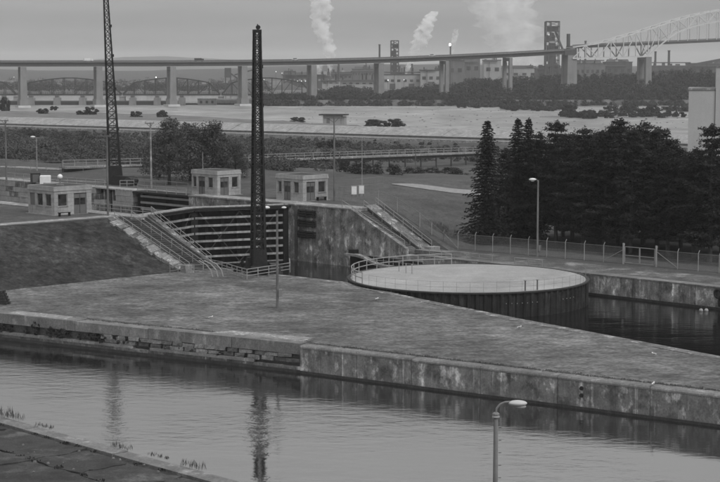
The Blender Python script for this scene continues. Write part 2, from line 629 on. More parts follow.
def h_right(u, v):
    x, y, _ = L(u, v)
    near = max(0.0, min(1.0, (-142.6 - u) / 10.0)) * ZU
    wide = smooth((-144.0 - u) / 42.0) * ZU
    k = smooth((v - 159) / 7.0)
    z = near * (1 - k) + wide * k
    c = cc(x, y)
    far = smooth((c - 205) / 120.0)
    z = z * (1 - far) + 0.6 * far
    if c > 415:
        z = min(z, 0.6 - 0.8 * smooth((c - 415) / 20))
    if c > 436.5:
        z = -3.2
    if v > 166 and c < 430:
        z += 0.25 * math.sin(u * .21 + v * .13) * math.sin(v * .17 - u * .05) * smooth((v - 166) / 10)
    return z


def grid_terrain(name, us, vs, hf, mats, mf, keep=None):
    vid = {}
    V, F, MI = [], [], []

    def gv(i, j):
        if (i, j) not in vid:
            u, v = us[i], vs[j]
            p = L(u, v, hf(u, v))
            vid[(i, j)] = len(V)
            V.append(tuple(p))
        return vid[(i, j)]
    for i in range(len(us) - 1):
        for j in range(len(vs) - 1):
            um, vm = (us[i] + us[i + 1]) / 2, (vs[j] + vs[j + 1]) / 2
            if keep and not keep(um, vm): continue
            F.append((gv(i, j), gv(i + 1, j), gv(i + 1, j + 1), gv(i, j + 1)))
            MI.append(mf(um, vm))
    me = bpy.data.meshes.new(name)
    me.from_pydata(V, [], F)
    for m in mats: me.materials.append(m)
    me.polygons.foreach_set('material_index', MI)
    me.polygons.foreach_set('use_smooth', [True] * len(F))
    me.update()
    o = bpy.data.objects.new(name, me)
    link(o)
    o['kind'] = 'structure'
    return o


def arange(a, b, s):
    n = max(1, int(round((b - a) / s)))
    return [a + (b - a) * i / n for i in range(n + 1)]


def mf_right(u, v):
    x, y, _ = L(u, v)
    c = cc(x, y)
    if c > 250: return 1
    if v < 158.5 and u > -143.5: return 2
    if v < 155 and u < -152: return 3
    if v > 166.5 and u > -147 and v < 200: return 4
    return 0


us = arange(-700, -260, 5) + arange(-260, -60, 2)[1:]
vs = [150.9] + arange(152, 240, 2) + arange(240, 560, 5)[1:]
grid_terrain('right_bank_ground', us, vs, h_right, [M_field, M_scrubground, M_apron, M_conc_pale, M_litter_shade], mf_right,
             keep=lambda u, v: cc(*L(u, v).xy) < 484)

# ---- island: lower lawn, grass bank and upper lock platform
A0, A1, A2 = P(0, 315), P(300, 345.5), P(720, 395)
dirN0 = (A1 - A0).normalized()
dirN1 = (A2 - A1).normalized()
NEAR = [A0 - dirN0 * 90, A0, A1, A2, A2 + dirN1 * 22]
FE = [L(-146, V_L), P(347, 282), P(420, 298.5), P(523, 319), P(582, 330), P(694, 351), P(694, 351) + (P(694, 351) - P(582, 330)) * 2.0]


def poly_at(poly, u):
    """v of a polyline at a given u"""
    q = [UV(p) for p in poly]
    for i in range(len(q) - 1):
        (u0, v0), (u1, v1) = q[i], q[i + 1]
        if (u0 - u) * (u1 - u) <= 0 and abs(u1 - u0) > 1e-6:
            return v0 + (v1 - v0) * (u - u0) / (u1 - u0)
    return q[-1][1] if u > q[-1][0] else q[0][1]


def h_island(u, v):
    w = (v - 95) * 0.06
    t = (U_TOE - w * 0 - u) / 15.5
    z = ZU * smooth(t * 0.9 + 0.05) if t > 0 else 0
    if t >= 1: z = ZU
    if t <= 0: z = 0
    return z + (0.05 * math.sin(u * .5) * math.sin(v * .4) if z < 0.01 else 0) - (0.03 if z < .01 else 0)


IW = 40
isl_u = arange(-320, -170, 10) + arange(-170, -140, 0.75)[1:] + arange(-140, -46, 2)[1:]
V, F, MI = [], [], []
for u in isl_u:
    vn = poly_at(NEAR, u) + 0.9 if u > UV(NEAR[0])[0] else 40
    vf = (poly_at(FE, u) if u > -146 else V_L) - 0.9
    if vf < vn: vf = vn + 0.01
    for j in range(IW + 1):
        v = vn + (vf - vn) * j / IW
        V.append(tuple(L(u, v, h_island(u, v))))
nr = len(isl_u)
for i in range(nr - 1):
    for j in range(IW):
        a = i * (IW + 1) + j
        F.append((a, a + IW + 1, a + IW + 2, a + 1))
        u = (isl_u[i] + isl_u[i + 1]) / 2
        MI.append(0 if u > U_TOE - 0.3 else (1 if u > -163.2 else 2))
me = bpy.data.meshes.new('island_ground')
me.from_pydata(V, [], F)
for m in (M_lawn, M_bank, M_field): me.materials.append(m)
me.polygons.foreach_set('material_index', MI)
me.polygons.foreach_set('use_smooth', [True] * len(F))
me.update()
tag(link(bpy.data.objects.new('island_ground', me)), kind='structure')

# pale concrete walkway along the top of the bank
b = MB()
b.prism([L(-166.0, 60).xy, L(-164.0, 60).xy, L(-164.0, 123.5).xy, L(-166.0, 123.5).xy], ZU - 0.2, ZU + 0.03)
tag(b.build('bank_top_path', M_conc_pale), kind='structure')

# ---- water
b = MB()
b.prism([(-400, 40), (200, 40), (200, 420), (-400, 420)], WZ - 1.0, WZ)
# the canal south of the island and the lock basin north of it share a level but not a surface: two sheets split along the island
b = MB().add([(-300, 60, WZ), (120, 60, WZ), (120, 109, WZ), tuple(P(720, 380).xy) + (WZ,), (-300, 330, WZ)], [(0, 1, 2, 3, 4)])
mid0, mid1 = L(-300, 108, WZ), L(-84, 108, WZ)
b = MB().add([(-330, 20, WZ), (160, 20, WZ), tuple(L(-60, 106, WZ)), tuple(L(-84, 108, WZ)), tuple(L(-150, 112, WZ)), tuple(L(-420, 112, WZ))], [(0, 1, 2, 3, 4, 5)])
tag(b.build('canal_water', W_canal), kind='structure')
b = MB().add([tuple(L(-60, 106, WZ)), tuple(L(-60, 152, WZ)), tuple(L(-300, 152, WZ)), tuple(L(-300, 112, WZ)), tuple(L(-150, 112, WZ)), tuple(L(-84, 108, WZ))], [(0, 1, 2, 3, 4, 5)])
tag(b.build('lock_water', W_lock), kind='structure')


def cpt(c, s, z):
    """power-canal coordinates: c across, s along"""
    return (CN[0] * c + CN[1] * s, CN[1] * c - CN[0] * s, z)


b = MB().add([cpt(435, -900, -1.0), cpt(435, 100, -1.0), cpt(484, 100, -1.0), cpt(484, -900, -1.0)], [(0, 1, 2, 3)])
tag(b.build('power_canal_water', W_power), kind='structure')
# far paved bank of the power canal, in separate bays
bank = empty('paved_canal_bank', cpt(481, 0, 0))
bank['kind'] = 'structure'
ox, oy, _ = cpt(481, 0, 0)
for k in range(-52, -8):
    s0, s1 = k * 14.0 + 0.12, (k + 1) * 14.0 - 0.12
    q = [cpt(478, s0, -2.2), cpt(478, s1, -2.2), cpt(489, s1, 1.6), cpt(489, s0, 1.6), cpt(492, s1, 1.7), cpt(492, s0, 1.7)]
    dz = rng.uniform(-.05, .05)
    top = [(p[0] - ox, p[1] - oy, p[2] + dz) for p in q]
    bot = [(p[0], p[1], p[2] - 0.6) for p in top]
    MB().add(top + bot, [(0, 1, 2, 3), (3, 2, 4, 5), (0, 6, 7, 1), (4, 10, 11, 5), (0, 3, 9, 6), (3, 5, 11, 9), (1, 7, 8, 2), (2, 8, 10, 4)]).build('panel', M_slope, bank)
b = MB()
for k in range(-52, -8):
    s0, s1 = k * 14.0, (k + 1) * 14.0 - 0.1
    pts = [cpt(434.4, s0, 0), cpt(434.4, s1, 0), cpt(436.6, s1, 0), cpt(436.6, s0, 0)]
    b.prism([p[:2] for p in pts], -2.0, 0.55)
tag(b.build('canal_near_kerb', M_conc_pale), kind='structure')
# dark waterline kerb at the foot of the paved bank
b = MB()
pts = [cpt(477.4, -740, 0), cpt(477.4, -100, 0), cpt(478.6, -100, 0), cpt(478.6, -740, 0)]
b.prism([p[:2] for p in pts], -2.4, -0.55)
tag(b.build('canal_far_kerb', M_conc_dark), kind='structure')

# ---- great plain under everything, river rapids, upper river, far shore
b = MB()
b.add([(-9500, -400, -4.6), (9500, -400, -4.6), (9500, 11000, -4.6), (-9500, 11000, -4.6)], [(0, 1, 2, 3)])
tag(b.build('ground', M_plain), kind='structure')


def rapids_mat():
    m = bpy.data.materials.new('rapids')
    m.use_nodes = True
    t = m.node_tree
    n, l = t.nodes, t.links
    bs = n['Principled BSDF']
    bs.inputs['Roughness'].default_value = 0.45
    bs.inputs['Specular IOR Level'].default_value = 0.5
    geo = n.new('ShaderNodeNewGeometry')

    def lay(sc, st, fr, to, det=6):
        mpn = n.new('ShaderNodeMapping')
        mpn.inputs['Scale'].default_value = st
        l.new(geo.outputs['Position'], mpn.inputs[0])
        nn = n.new('ShaderNodeTexNoise')
        nn.inputs['Scale'].default_value = sc
        nn.inputs['Detail'].default_value = det
        nn.inputs['Roughness'].default_value = 0.62
        l.new(mpn.outputs[0], nn.inputs[0])
        r_ = n.new('ShaderNodeMapRange')
        r_.inputs['From Min'].default_value, r_.inputs['From Max'].default_value = fr
        r_.inputs['To Min'].default_value, r_.inputs['To Max'].default_value = to
        l.new(nn.outputs[0], r_.inputs[0])
        return r_.outputs[0], nn.outputs[0]
    a, raw = lay(0.12, (0.5, 0.35, 1), (0.3, 0.7), (0.45, 1.35))
    c, _ = lay(0.02, (0.7, 0.4, 1), (0.35, 0.65), (0.62, 1.15), 4)
    d, _ = lay(0.35, (0.6, 0.3, 1), (0.52, 0.68), (1.0, 0.45), 6)
    m1 = n.new('ShaderNodeMath'); m1.operation = 'MULTIPLY'; l.new(a, m1.inputs[0]); l.new(c, m1.inputs[1])
    m2 = n.new('ShaderNodeMath'); m2.operation = 'MULTIPLY'; l.new(m1.outputs[0], m2.inputs[0]); l.new(d, m2.inputs[1])
    m3 = n.new('ShaderNodeMath'); m3.operation = 'MULTIPLY'; l.new(m2.outputs[0], m3.inputs[0]); m3.inputs[1].default_value = 0.20
    cb = n.new('ShaderNodeCombineColor')
    for k in range(3): l.new(m3.outputs[0], cb.inputs[k])
    l.new(cb.outputs[0], bs.inputs['Base Color'])
    bp = n.new('ShaderNodeBump'); bp.inputs['Strength'].default_value = 0.5; bp.inputs['Distance'].default_value = 0.4
    l.new(raw, bp.inputs['Height']); l.new(bp.outputs[0], bs.inputs['Normal'])
    return m


M_rapids = rapids_mat()
b = MB().add([cpt(492, -1300, -3.4), cpt(492, 600, -3.4), (1400, 600, -3.4), (1400, 1215, -3.4), (-1400, 1215, -3.4)], [(0, 1, 2, 3, 4)])
tag(b.build('rapids', M_rapids), kind='structure')
b = MB().add([(-1500, 1216, -2.2), (1500, 1216, -2.2), (1500, 1640, -2.2), (-1500, 1640, -2.2)], [(0, 1, 2, 3)])
tag(b.build('upper_river', W_power), kind='structure')
# strip of rough land behind the paved bank on the left
b = MB()
n = 60
top, low = [], []
g = random.Random(5)
for i in range(n + 1):
    s = -760 + i * 10.0
    wid = 150 * max(0.0, min(1, (-380 - s) / 190)) ** 0.7 + 12 + g.uniform(-5, 5)
    top.append((cpt(491.5, s, 1.55), cpt(491.5 + wid * .55, s, 0.6 + g.uniform(-.3, .5)), cpt(491.5 + wid, s, -3.6)))
for i in range(n):
    a, c = top[i], top[i + 1]
    b.add([a[0], c[0], c[1], a[1], c[2], a[2]], [(0, 1, 2, 3), (3, 2, 4, 5)])
tag(b.build('shore_strip', mat('shore_strip', 0.11, 0.3, 0.1, 1.0, fine=0.3, fine_scale=1.0)), kind='structure')


def shore(name, xs, y0, y1, m, z=0.6, jit=14):
    g = random.Random(11)
    bb = MB()
    fr = []
    for x in xs:
        fr.append(y0 + g.uniform(-jit, jit))
    for i in range(len(xs) - 1):
        bb.add([(xs[i], fr[i], -3.7), (xs[i + 1], fr[i + 1], -3.7), (xs[i + 1], fr[i + 1] + 9, z), (xs[i], fr[i] + 9, z),
                (xs[i + 1], y1, z + 1.2), (xs[i], y1, z + 1.2)], [(0, 1, 2, 3), (3, 2, 4, 5)])
    return tag(bb.build(name, m), kind='structure')


shore('far_shore', arange(-82, 900, 9), 1188, 2400, mat('far_shore_land', 0.085, 0.3, 0.05, 1.0, fine=0.3, fine_scale=0.4))
shore('town_shore', arange(-1500, -60, 20), 1600, 3200, M_plain, z=0.4, jit=8)

# hills to the horizon
hx = np.linspace(-2600, 2600, 90)
hy = np.concatenate([np.linspace(2300, 5200, 30), np.linspace(5400, 9000, 26)])
V, F = [], []
gz = np.random.default_rng(3)
ph = gz.uniform(0, 6.28, 12)
for y in hy:
    for x in hx:
        a = x / (y / 1700.0) + 360.0      # bearing in picture columns, used only to place the ridges
        r1 = 26 + 6 * math.sin(x * .0021 + ph[0]) + 4 * math.sin(x * .006 + ph[1])
        r1 *= math.exp(-((y - 3900) / 750.0) ** 2)
        base = 66 if a > 60 else 40
        r2 = 44 + 26 * math.exp(-((x / 4.7 + 150) / 150.0) ** 2) + 8 * math.sin(x * .0032 + ph[2]) + 5 * math.sin(x * .0085 + ph[3]) - 22 * smooth((x - 100) / 1200)
        r2 *= math.exp(-((y - 7900) / 900.0) ** 2)
        V.append((x, y, -2.0 + r1 + r2 + 1.2 * math.sin(x * .03 + y * .01)))
nx = len(hx)
for i in range(len(hy) - 1):
    for j in range(nx - 1):
        a = i * nx + j
        F.append((a, a + 1, a + nx + 1, a + nx))
me = bpy.data.meshes.new('hills')
me.from_pydata(V, [], F)
me.materials.append(M_hill)
me.polygons.foreach_set('use_smooth', [True] * len(F))
tag(link(bpy.data.objects.new('hills', me)), kind='structure')

# ------------------------------------------------------------------ lock walls
def lock_local(name, u, v, z, label, cat, group=None):
    return empty(name, L(u, v, z), LOCK_RZ, label, cat, group)


# right lock wall (local x = downstream, local y = away from the chamber)
rw = lock_local('lock_wall', -164, V_R, 0, 'tall stained concrete lock wall right of the closed gate, with dark timber fenders', 'wall')
for x0, x1 in ((0.0, 5.9), (5.93, 8.6), (8.63, 12.2)):
    MB().box(((x0 + x1) / 2, 1.6, ZU / 2 - 2.0), (x1 - x0, 3.2, ZU + 3.9)).build('panel', M_conc_lock, rw)
MB().prism([(12.24, 0), (21.9, 0), (21.9, .55), (12.24, .55)], -.62, [ZU + .1, .75, .75, ZU + .1]).build('sloped_panel', M_conc_lock, rw)
MB().box((6.1, 1.65, ZU + 0.02), (12.3, 3.5, 0.16)).build('coping', M_conc_pale, rw)
MB().box((12.9, 1.4, -2.4), (1.2, 2.6, 3.4)).build('corner_block', M_conc_lock, rw)
for z in (4.05, 2.75, 1.3):
    f = MB()
    for k in range(3):
        f.cyl((2.9, -.22, z - .32 + .3 * k), (6.1, -.22, z - .32 + .3 * k + rng.uniform(-.03, .03)), .17, .15, 7)
    for x in (3.2, 4.5, 5.8):
        f.box((x, -.40, z), (.16, .08, 1.0))
    f.build('timber_fender', M_steel_black, rw)
MB().box((2.3, -0.06, 1.4), (.5, .14, 7.0)).build('ladder_slot', M_conc_dark, rw)
for z in arange(-1.8, 4.6, .55):
    pass

# chamber wall upstream, right side, with the gate recess
cw = lock_local('chamber_wall', -184, V_R, 0, 'pale block faced chamber wall seen beyond the lockhouse on the left', 'wall')
# visible facing blocks
for r_ in range(5):
    x = -62.0 + (r_ % 2) * 1.0
    while x < -12.6:
        ln = rng.uniform(1.7, 2.5)
        x1 = min(x + ln, -12.6)
        if not (-20.5 < (x + x1) / 2 < -17.2):
            MB().box(((x + x1) / 2, 0.5 + rng.uniform(-.03, .03), ZU - .42 - r_ * .8), (x1 - x - .04, 1.0, .76)).build('stone', M_block if rng.random() > .3 else M_conc, cw)
        x = x1
MB().box((-37.3, 1.5, 1.0 - .6), (49.4, 0.9, 7.9)).build('backing', M_conc_dark, cw)
MB().box((-37.3, 1.3, ZU + .06), (49.6, 2.6, .18)).build('coping', M_conc_pale, cw)
MB().box((10, 1.5, 1.2), (19.4, 3.0, 7.4)).build('panel', M_conc_lock, cw)
MB().box((10, 1.45, ZU + .04), (19.5, 3.1, .2)).build('coping', M_conc_pale, cw)
MB().box((-6.1, 2.6, 1.2), (12.9, 0.7, 7.3)).build('recess_back', M_conc_dark, cw)
MB().box((-6.1, 1.6, ZU - .12), (13.0, 3.0, .26)).build('recess_cover', M_steel_black, cw)
for x in (-19.9, -18.9, -17.8):
    MB().box((x, .6, 1.6), (.25, .3, 6.4)).build('post', M_conc_pale, cw)

# left lock wall
lw = lock_local('lock_wall', -184, V_L, 0, 'left concrete lock wall that ends beside the stairs, mostly hidden from view', 'wall')
MB().box((-50, -1.3, 1.2), (137.0, 2.6, 7.4)).build('panel', M_conc, lw)
MB().box((21.0, -1.3, 1.2), (4.8, 2.6, 7.4)).build('panel', M_conc, lw)
MB().box((-13, -1.1, ZU + .02), (72.6, 2.5, .16)).build('coping', M_conc_pale, lw)
# sloped parapet that runs down beside the stairs
for k in range(5):
    x0, x1 = 23.43 + k * 2.28, 23.43 + k * 2.28 + 2.25
    z0, z1 = ZU + .35 - k * 1.0, ZU + .35 - (k + 1) * 1.0
    MB().prism([(x0, -.78), (x1, -.78), (x1, -.02), (x0, -.02)], -3.5, [z0, z1, z1, z0]).build('sloped_parapet', M_conc, lw)
MB().box((47, -.6, -1.98), (24.2, 1.1, 3.86)).build('low_panel', M_conc, lw)

# ------------------------------------------------------------------ mitre gate
def gate_leaf(parent, p0, p1, zt, zb, n, side):
    """horizontal girders on a dark skin, in the parent's local space (x,y of the two ends)"""
    p0, p1 = Vector((p0[0], p0[1], 0)), Vector((p1[0], p1[1], 0))
    d = (p1 - p0); ln = d.length; d.normalize()
    nn = Vector((-d.y, d.x, 0)) * side
    sk = MB()
    sk.bar(p0 + nn * -0.10 + Vector((0, 0, (zt + zb) / 2)), p1 + nn * -0.10 + Vector((0, 0, (zt + zb) / 2)), 0.1, zt - zb)
    sk.build('skin_plate', M_steel_black, parent)
    for i in range(n):
        z = zb + 0.25 + (zt - zb - 0.5) * i / (n - 1)
        g = MB()
        g.bar(p0 + nn * .40 + Vector((0, 0, z)), p1 + nn * .40 + Vector((0, 0, z)), .8, .05)
        g.bar(p0 + nn * .82 + Vector((0, 0, z)), p1 + nn * .82 + Vector((0, 0, z)), .05, .27)
        g.build('girder', M_girder, parent)
    for k in range(1, 6):
        q = p0 + d * (ln * k / 6)
        MB().bar(q + nn * .30 + Vector((0, 0, zb)), q + nn * .30 + Vector((0, 0, zt)), .06, .55).build('stiffener', M_steel_black, parent)
    for s_ in ((0.08, .5), (0.5, .92)):
        a, c = p0 + d * ln * s_[0], p0 + d * ln * s_[1]
        MB().bar(a + nn * .72 + Vector((0, 0, zb + .4)), c + nn * .72 + Vector((0, 0, zt - .5)), .1, .12).build('brace', M_steel_dark, parent)
        MB().bar(a + nn * .74 + Vector((0, 0, zt - .5)), c + nn * .74 + Vector((0, 0, zb + .4)), .1, .12).build('brace', M_steel_dark, parent)
    return d, nn, ln


gt = lock_local('lock_gate', -164, V_R, 0, 'closed black steel lock gate with rows of pale horizontal girders', 'lock gate')
GW = V_R - V_L
hinge_r, hinge_l, mitre = (0, -.05), (0, -GW + .05), (-4.6, -GW / 2)
d1, n1, l1 = gate_leaf(gt, hinge_r, mitre, 4.85, -2.6, 8, 1)
d2, n2, l2 = gate_leaf(gt, mitre, hinge_l, 4.85, -2.6, 8, 1)
MB().box((-4.25, -GW / 2, 1.1), (1.2, 1.1, 7.7)).build('mitre_post', M_steel_black, gt)
MB().box((.35, -.45, 1.1), (.9, .8, 7.7)).build('hinge_post', M_steel_black, gt)
for (a, c) in ((hinge_r, mitre), (mitre, hinge_l)):
    a, c = Vector((a[0], a[1], 4.98)), Vector((c[0], c[1], 4.98))
    MB().bar(a + Vector((.45, 0, 0)), c + Vector((.45, 0, 0)), 1.5, .1).build('walkway', M_conc_pale, gt)
    MB().bar(a + Vector((1.2, 0, -.22)), c + Vector((1.2, 0, -.22)), .12, .3).build('walkway_edge', M_steel_black, gt)
# open leaf parked in the recess farther up the chamber
gl = lock_local('lock_gate', -195.5, V_R, 0, 'upper lock gate leaf folded back into its recess in the chamber wall', 'lock gate')
for z in (4.35, 3.45, 2.5, 1.5):
    g = MB()
    g.box((5.8, .9, z), (11.2, .7, .06)); g.box((5.8, .54, z), (11.2, .06, .3))
    g.build('girder', M_rail, gl)
MB().box((5.8, 1.4, 2.0), (11.2, .1, 5.6)).build('skin_plate', M_steel_black, gl)
for x in (.4, 5.8, 11.2):
    MB().box((x, .9, 2.0), (.15, .55, 5.5)).build('stiffener', M_steel_black, gl)


# ------------------------------------------------------------------ railings
def railing(pts, h, spacing, rails, r, m, label, cat='railing', group=None, name='railing', n=5):
    pts = [Vector(p) for p in pts]
    o = pts[0].copy()
    t = empty(name, o, 0, label, cat, group)
    pst = MB().cyl((0, 0, -.05), (0, 0, h), r * 1.15, r * 1.15, n).mesh('post', m)
    for i in range(len(pts) - 1):
        a, c = pts[i], pts[i + 1]
        k = max(1, int(round((c - a).length / spacing)))
        for j in range(k + (1 if i == len(pts) - 2 else 0)):
            place('post', pst, t, a + (c - a) * (j / k) - o)
    for q in range(rails):
        z = h * (1 - q / max(1, rails)) - (0.02)
        b_ = MB()
        b_.tube([p - o + Vector((0, 0, z)) for p in pts], r, n)
        b_.build('rail', m, t)
    return t


# gate walkway rail and the lock-side rails
gd = [L(-164 + .2, V_R - .2, ZU), L(-164 - 4.3, V_R - GW / 2, ZU), L(-164 + .2, V_L + .2, ZU)]
railing([L(-188, V_L - .3, ZU + .1), L(-160, V_L - .3, ZU + .1)], 1.0, 2.2, 2, .04, M_rail, 'pale two bar railing along the left lock wall edge, above the stairs')
railing([L(-195.5, V_R + .2, ZU + .1), L(-184.5, V_R + .2, ZU + .1)], .9, 2.2, 2, .04, M_rail, 'low railing over the gate recess in the far chamber wall')
railing([L(-231, V_R + 1.4, ZU + .15), L(-205, V_R + 1.4, ZU + .15)], 1.0, 2.4, 2, .035, M_rail, 'long low railing on the far chamber wall beside the left mast')

# ------------------------------------------------------------------ stairs
def stairs(name, u0, u1, v0, v1, zt, zb, nstep, label, tread_m, side_m=None):
    t = lock_local(name, u1, v0, 0, label, 'stairs')
    ln, w = u1 - u0, v1 - v0
    for i in range(nstep):
        x = -ln + (i + .5) * ln / nstep
        z = zt - (i + 1) * (zt - zb) / nstep
        MB().box((x, w / 2, z - .3), (ln / nstep + .02, w - .03, .6)).build('tread', tread_m, t)
    return t, ln, w


M_tread = mat('stair_tread', 0.048, 0.3, 1.5, 0.95, fine=0.2, objrand=0.25)
st, ln, w = stairs('stone_stairs', -160.5, -147.5, 120.4, 124.4, 5.0, 0.05, 26, 'dark flight of steps up the grass bank beside the left lock wall', M_tread)
# rough pale stone stringer on the left
for k in range(19):
    x0, x1 = -ln - 0.5 + k * (ln + .6) / 19, -ln - 0.5 + (k + 1) * (ln + .6) / 19 - rng.uniform(.02, .12)
    z0, z1 = 5.25 + (x0 + ln) * -5.0 / ln, 5.25 + (x1 + ln) * -5.0 / ln
    yo = rng.uniform(-.25, .25); zj = rng.uniform(-.10, .10); z0 += zj; z1 += zj
    MB().prism([(x0, -1.2 + yo), (x1, -1.2 + yo), (x1, -.04), (x0, -.04)], [z0 - 1.6, z1 - 1.6, z1 - 1.6, z0 - 1.6], [z0 - .25, z1 - .25, z1 + .04, z0 + .04]).build('stringer_stone', M_conc_pale if k % 3 else M_conc, st)
MB().box((.45, -.6, .25), (.9, 1.3, 1.1)).build('end_block', M_conc_pale, st)
MB().prism([(-ln, w + .02), (0, w + .02), (0, w + .36), (-ln, w + .36)], [3.4, -1.5, -1.5, 3.4], [5.1, .1, .1, 5.1]).build('stringer', M_conc_dark, st)


def sloped_rail(u0, z0, u1, z1, v, label, h=.95, m=None, sp=1.9, rails=2, group=None):
    return railing([L(u0, v, z0), L(u1, v, z1)], h, sp, rails, .035, m or M_rail, label, 'handrail', group, 'handrail')


sloped_rail(-161, 5.0, -147.3, 0.1, 120.25, 'thin pale handrail down the left side of the bank steps')
sloped_rail(-160.5, 5.0, -147.3, 0.1, 122.3, 'thin handrail with short posts down the middle of the bank steps')
sloped_rail(-160.4, 5.35, -149.4, 0.45, 125.2, 'handrail on top of the sloped parapet beside the closed gate')
# hooped pale bars at the parapet's foot
t = empty('handrail_hoop', P(210, 277, 0), LOCK_RZ, 'set of pale bent pipes curving to the lawn at the parapet foot', 'handrail')
for k in range(3):
    MB().tube([(-2.2 + .3 * k, .3 + .5 * k, 1.6), (-1.0 + .3 * k, .3 + .5 * k, 1.25), (-.2 + .3 * k, .3 + .5 * k, .7), (.1 + .3 * k, .3 + .5 * k, -.05)], .06, 6).build('pipe', M_rail, t)

# right stairs
st2, ln2, w2 = stairs('concrete_stairs', -152.4, -142.6, 150.7, 153.2, 5.0, .05, 26, 'narrow flight of steps rising to the right hand lockhouse', M_tread)
MB().prism([(-ln2, w2 + .03), (.3, w2 + .03), (.3, w2 + 2.1), (-ln2, w2 + 2.1)], [3.5, -1.2, -1.2, 3.5], [5.30, .35, .35, 5.30]).build('pale_ramp', M_conc, st2)
MB().prism([(-ln2, w2 + 2.13), (1.4, w2 + 2.13), (1.4, w2 + 3.6), (-ln2, w2 + 3.6)], [3.5, -1.2, -1.2, 3.5], [5.06, .12, .12, 5.06]).build('dark_gutter', M_soil, st2)
MB().prism([(-ln2, w2 - .02), (0, w2 - .02), (0, w2 + .02), (-ln2, w2 + .02)], [3.4, -1.3, -1.3, 3.4], [5.2, .25, .25, 5.2]).build('stringer', M_conc_dark, st2)
MB().box((.9, w2 + 1.2, .3), (1.0, 1.7, .8)).build('end_block', M_conc_pale, st2)
sloped_rail(-153.5, 5.1, -142.6, .8, 150.3, 'handrail on the lock wall side of the right hand steps')
sloped_rail(-152.4, 5.0, -142.7, 0.1, 153.1, 'bright handrail down the middle of the right hand steps')
sloped_rail(-152.4, 5.3, -142.6, 0.4, 155.2, 'outer handrail along the pale ramp of the right hand steps')

# culvert mouth, low landing and wing wall below the right stairs
cm = lock_local('culvert_mouth', -150.4, V_R - .05, 0, 'low curved wing wall around a black culvert opening beside the round cell', 'culvert')
MB().box((5.2, -.2, -2.0), (12.0, .3, 2.6)).build('opening', M_steel_black, cm)
prof = [(-1.2, -.45), (.8, -.45), (2.2, -.65), (3.6, -1.15), (5.0, -1.42), (8.5, -1.45), (12.5, -1.25)]
for i in range(len(prof) - 1):
    (x0, z0), (x1, z1) = prof[i], prof[i + 1]
    MB().prism([(x0, -1.2), (x1, -1.2), (x1, -.4), (x0, -.4)], [z0 - .28, z1 - .28, z1 - .28, z0 - .28], [z0, z1, z1, z0]).build('wing_coping', M_conc_pale, cm)
MB().box((10.7, .9, -.45), (6.0, 1.8, .9)).build('landing', M_conc_pale, cm)
MB().box((10.5, 2.9, .2), (5.0, 1.8, .5)).build('slab', M_cope, cm)
MB().box((-.3, -.42, -.2), (1.0, .8, .45)).build('bracket', M_steel_black, cm)
railing([L(-148.5, V_R - .75, -1.42), L(-138.5, V_R - .75, -1.4)], .95, 1.6, 2, .035, M_rail, 'low railing on the landing at the foot of the right hand steps')
railing([L(-139, V_R + .9, 0), L(-129.0, V_R + .9, 0)], .9, 2.1, 2, .035, M_rail, 'short pale railing on the apron behind the round cell')
railing([L(-125.6, V_R + .9, 0), L(-121.5, V_R + .9, 0)], .9, 2.1, 2, .035, M_rail, 'very short railing on the quay edge at the right side of the round cell')

# right approach wall
aw = lock_local('quay_wall', -146, V_R, 0, 'stained low concrete quay wall along the right side of the basin', 'wall')
x = 6.0
k = 0
while x < 84:
    MB().box((x + 3.95, .55, -1.95 + rng.uniform(-.02, .02)), (7.86, 1.1, 3.86)).build('panel', M_conc_lock, aw)
    MB().box((x + 3.95, .72, .03), (7.9, 1.5 + rng.uniform(-.1, .1), .14)).build('coping', M_cope, aw)
    x += 7.95
    k += 1
MB().box((45, -.02, -2.3), (78, .06, .5)).build('wet_band', M_soil, aw)
MB().box((2.0, .55, -2.3), (7.8, 1.1, 3.3)).build('panel', M_conc_dark, aw)

# ------------------------------------------------------------------ island quay walls
far_wall = empty('quay_wall', FE[0], 0, 'low concrete edge of the lawn island facing the round cell and basin', 'wall')
o0 = FE[0]
for i in range(len(FE) - 1):
    a, c = FE[i] - o0, FE[i + 1] - o0
    d = (c - a).normalized(); nn = Vector((d.y, -d.x, 0))
    MB().prism([(a + nn * 1.1).xy, (c + nn * 1.1).xy, c.xy, a.xy], -3.8, -.02).build('panel', M_conc, far_wall)

nw = empty('canal_wall', A0, 0, 'long weathered canal wall along the near edge of the lawn, rubble stone on its left half', 'wall')
d0 = dirN0; n0 = Vector((d0.y, -d0.x, 0))
if n0.y > 0: n0 = -n0
len0 = (A1 - A0).length


def seg_box(a, d, n_, s0, s1, t0, t1, z0, z1, taper=0.0):
    """block along a wall line: s along, t outward from the face, z up"""
    p = [a + d * s0 + n_ * t0, a + d * s1 + n_ * t0, a + d * s1 + n_ * t1, a + d * s0 + n_ * t1]
    return MB().prism([q.xy for q in p], z0, z1)


Z0 = Vector((0, 0, 0))
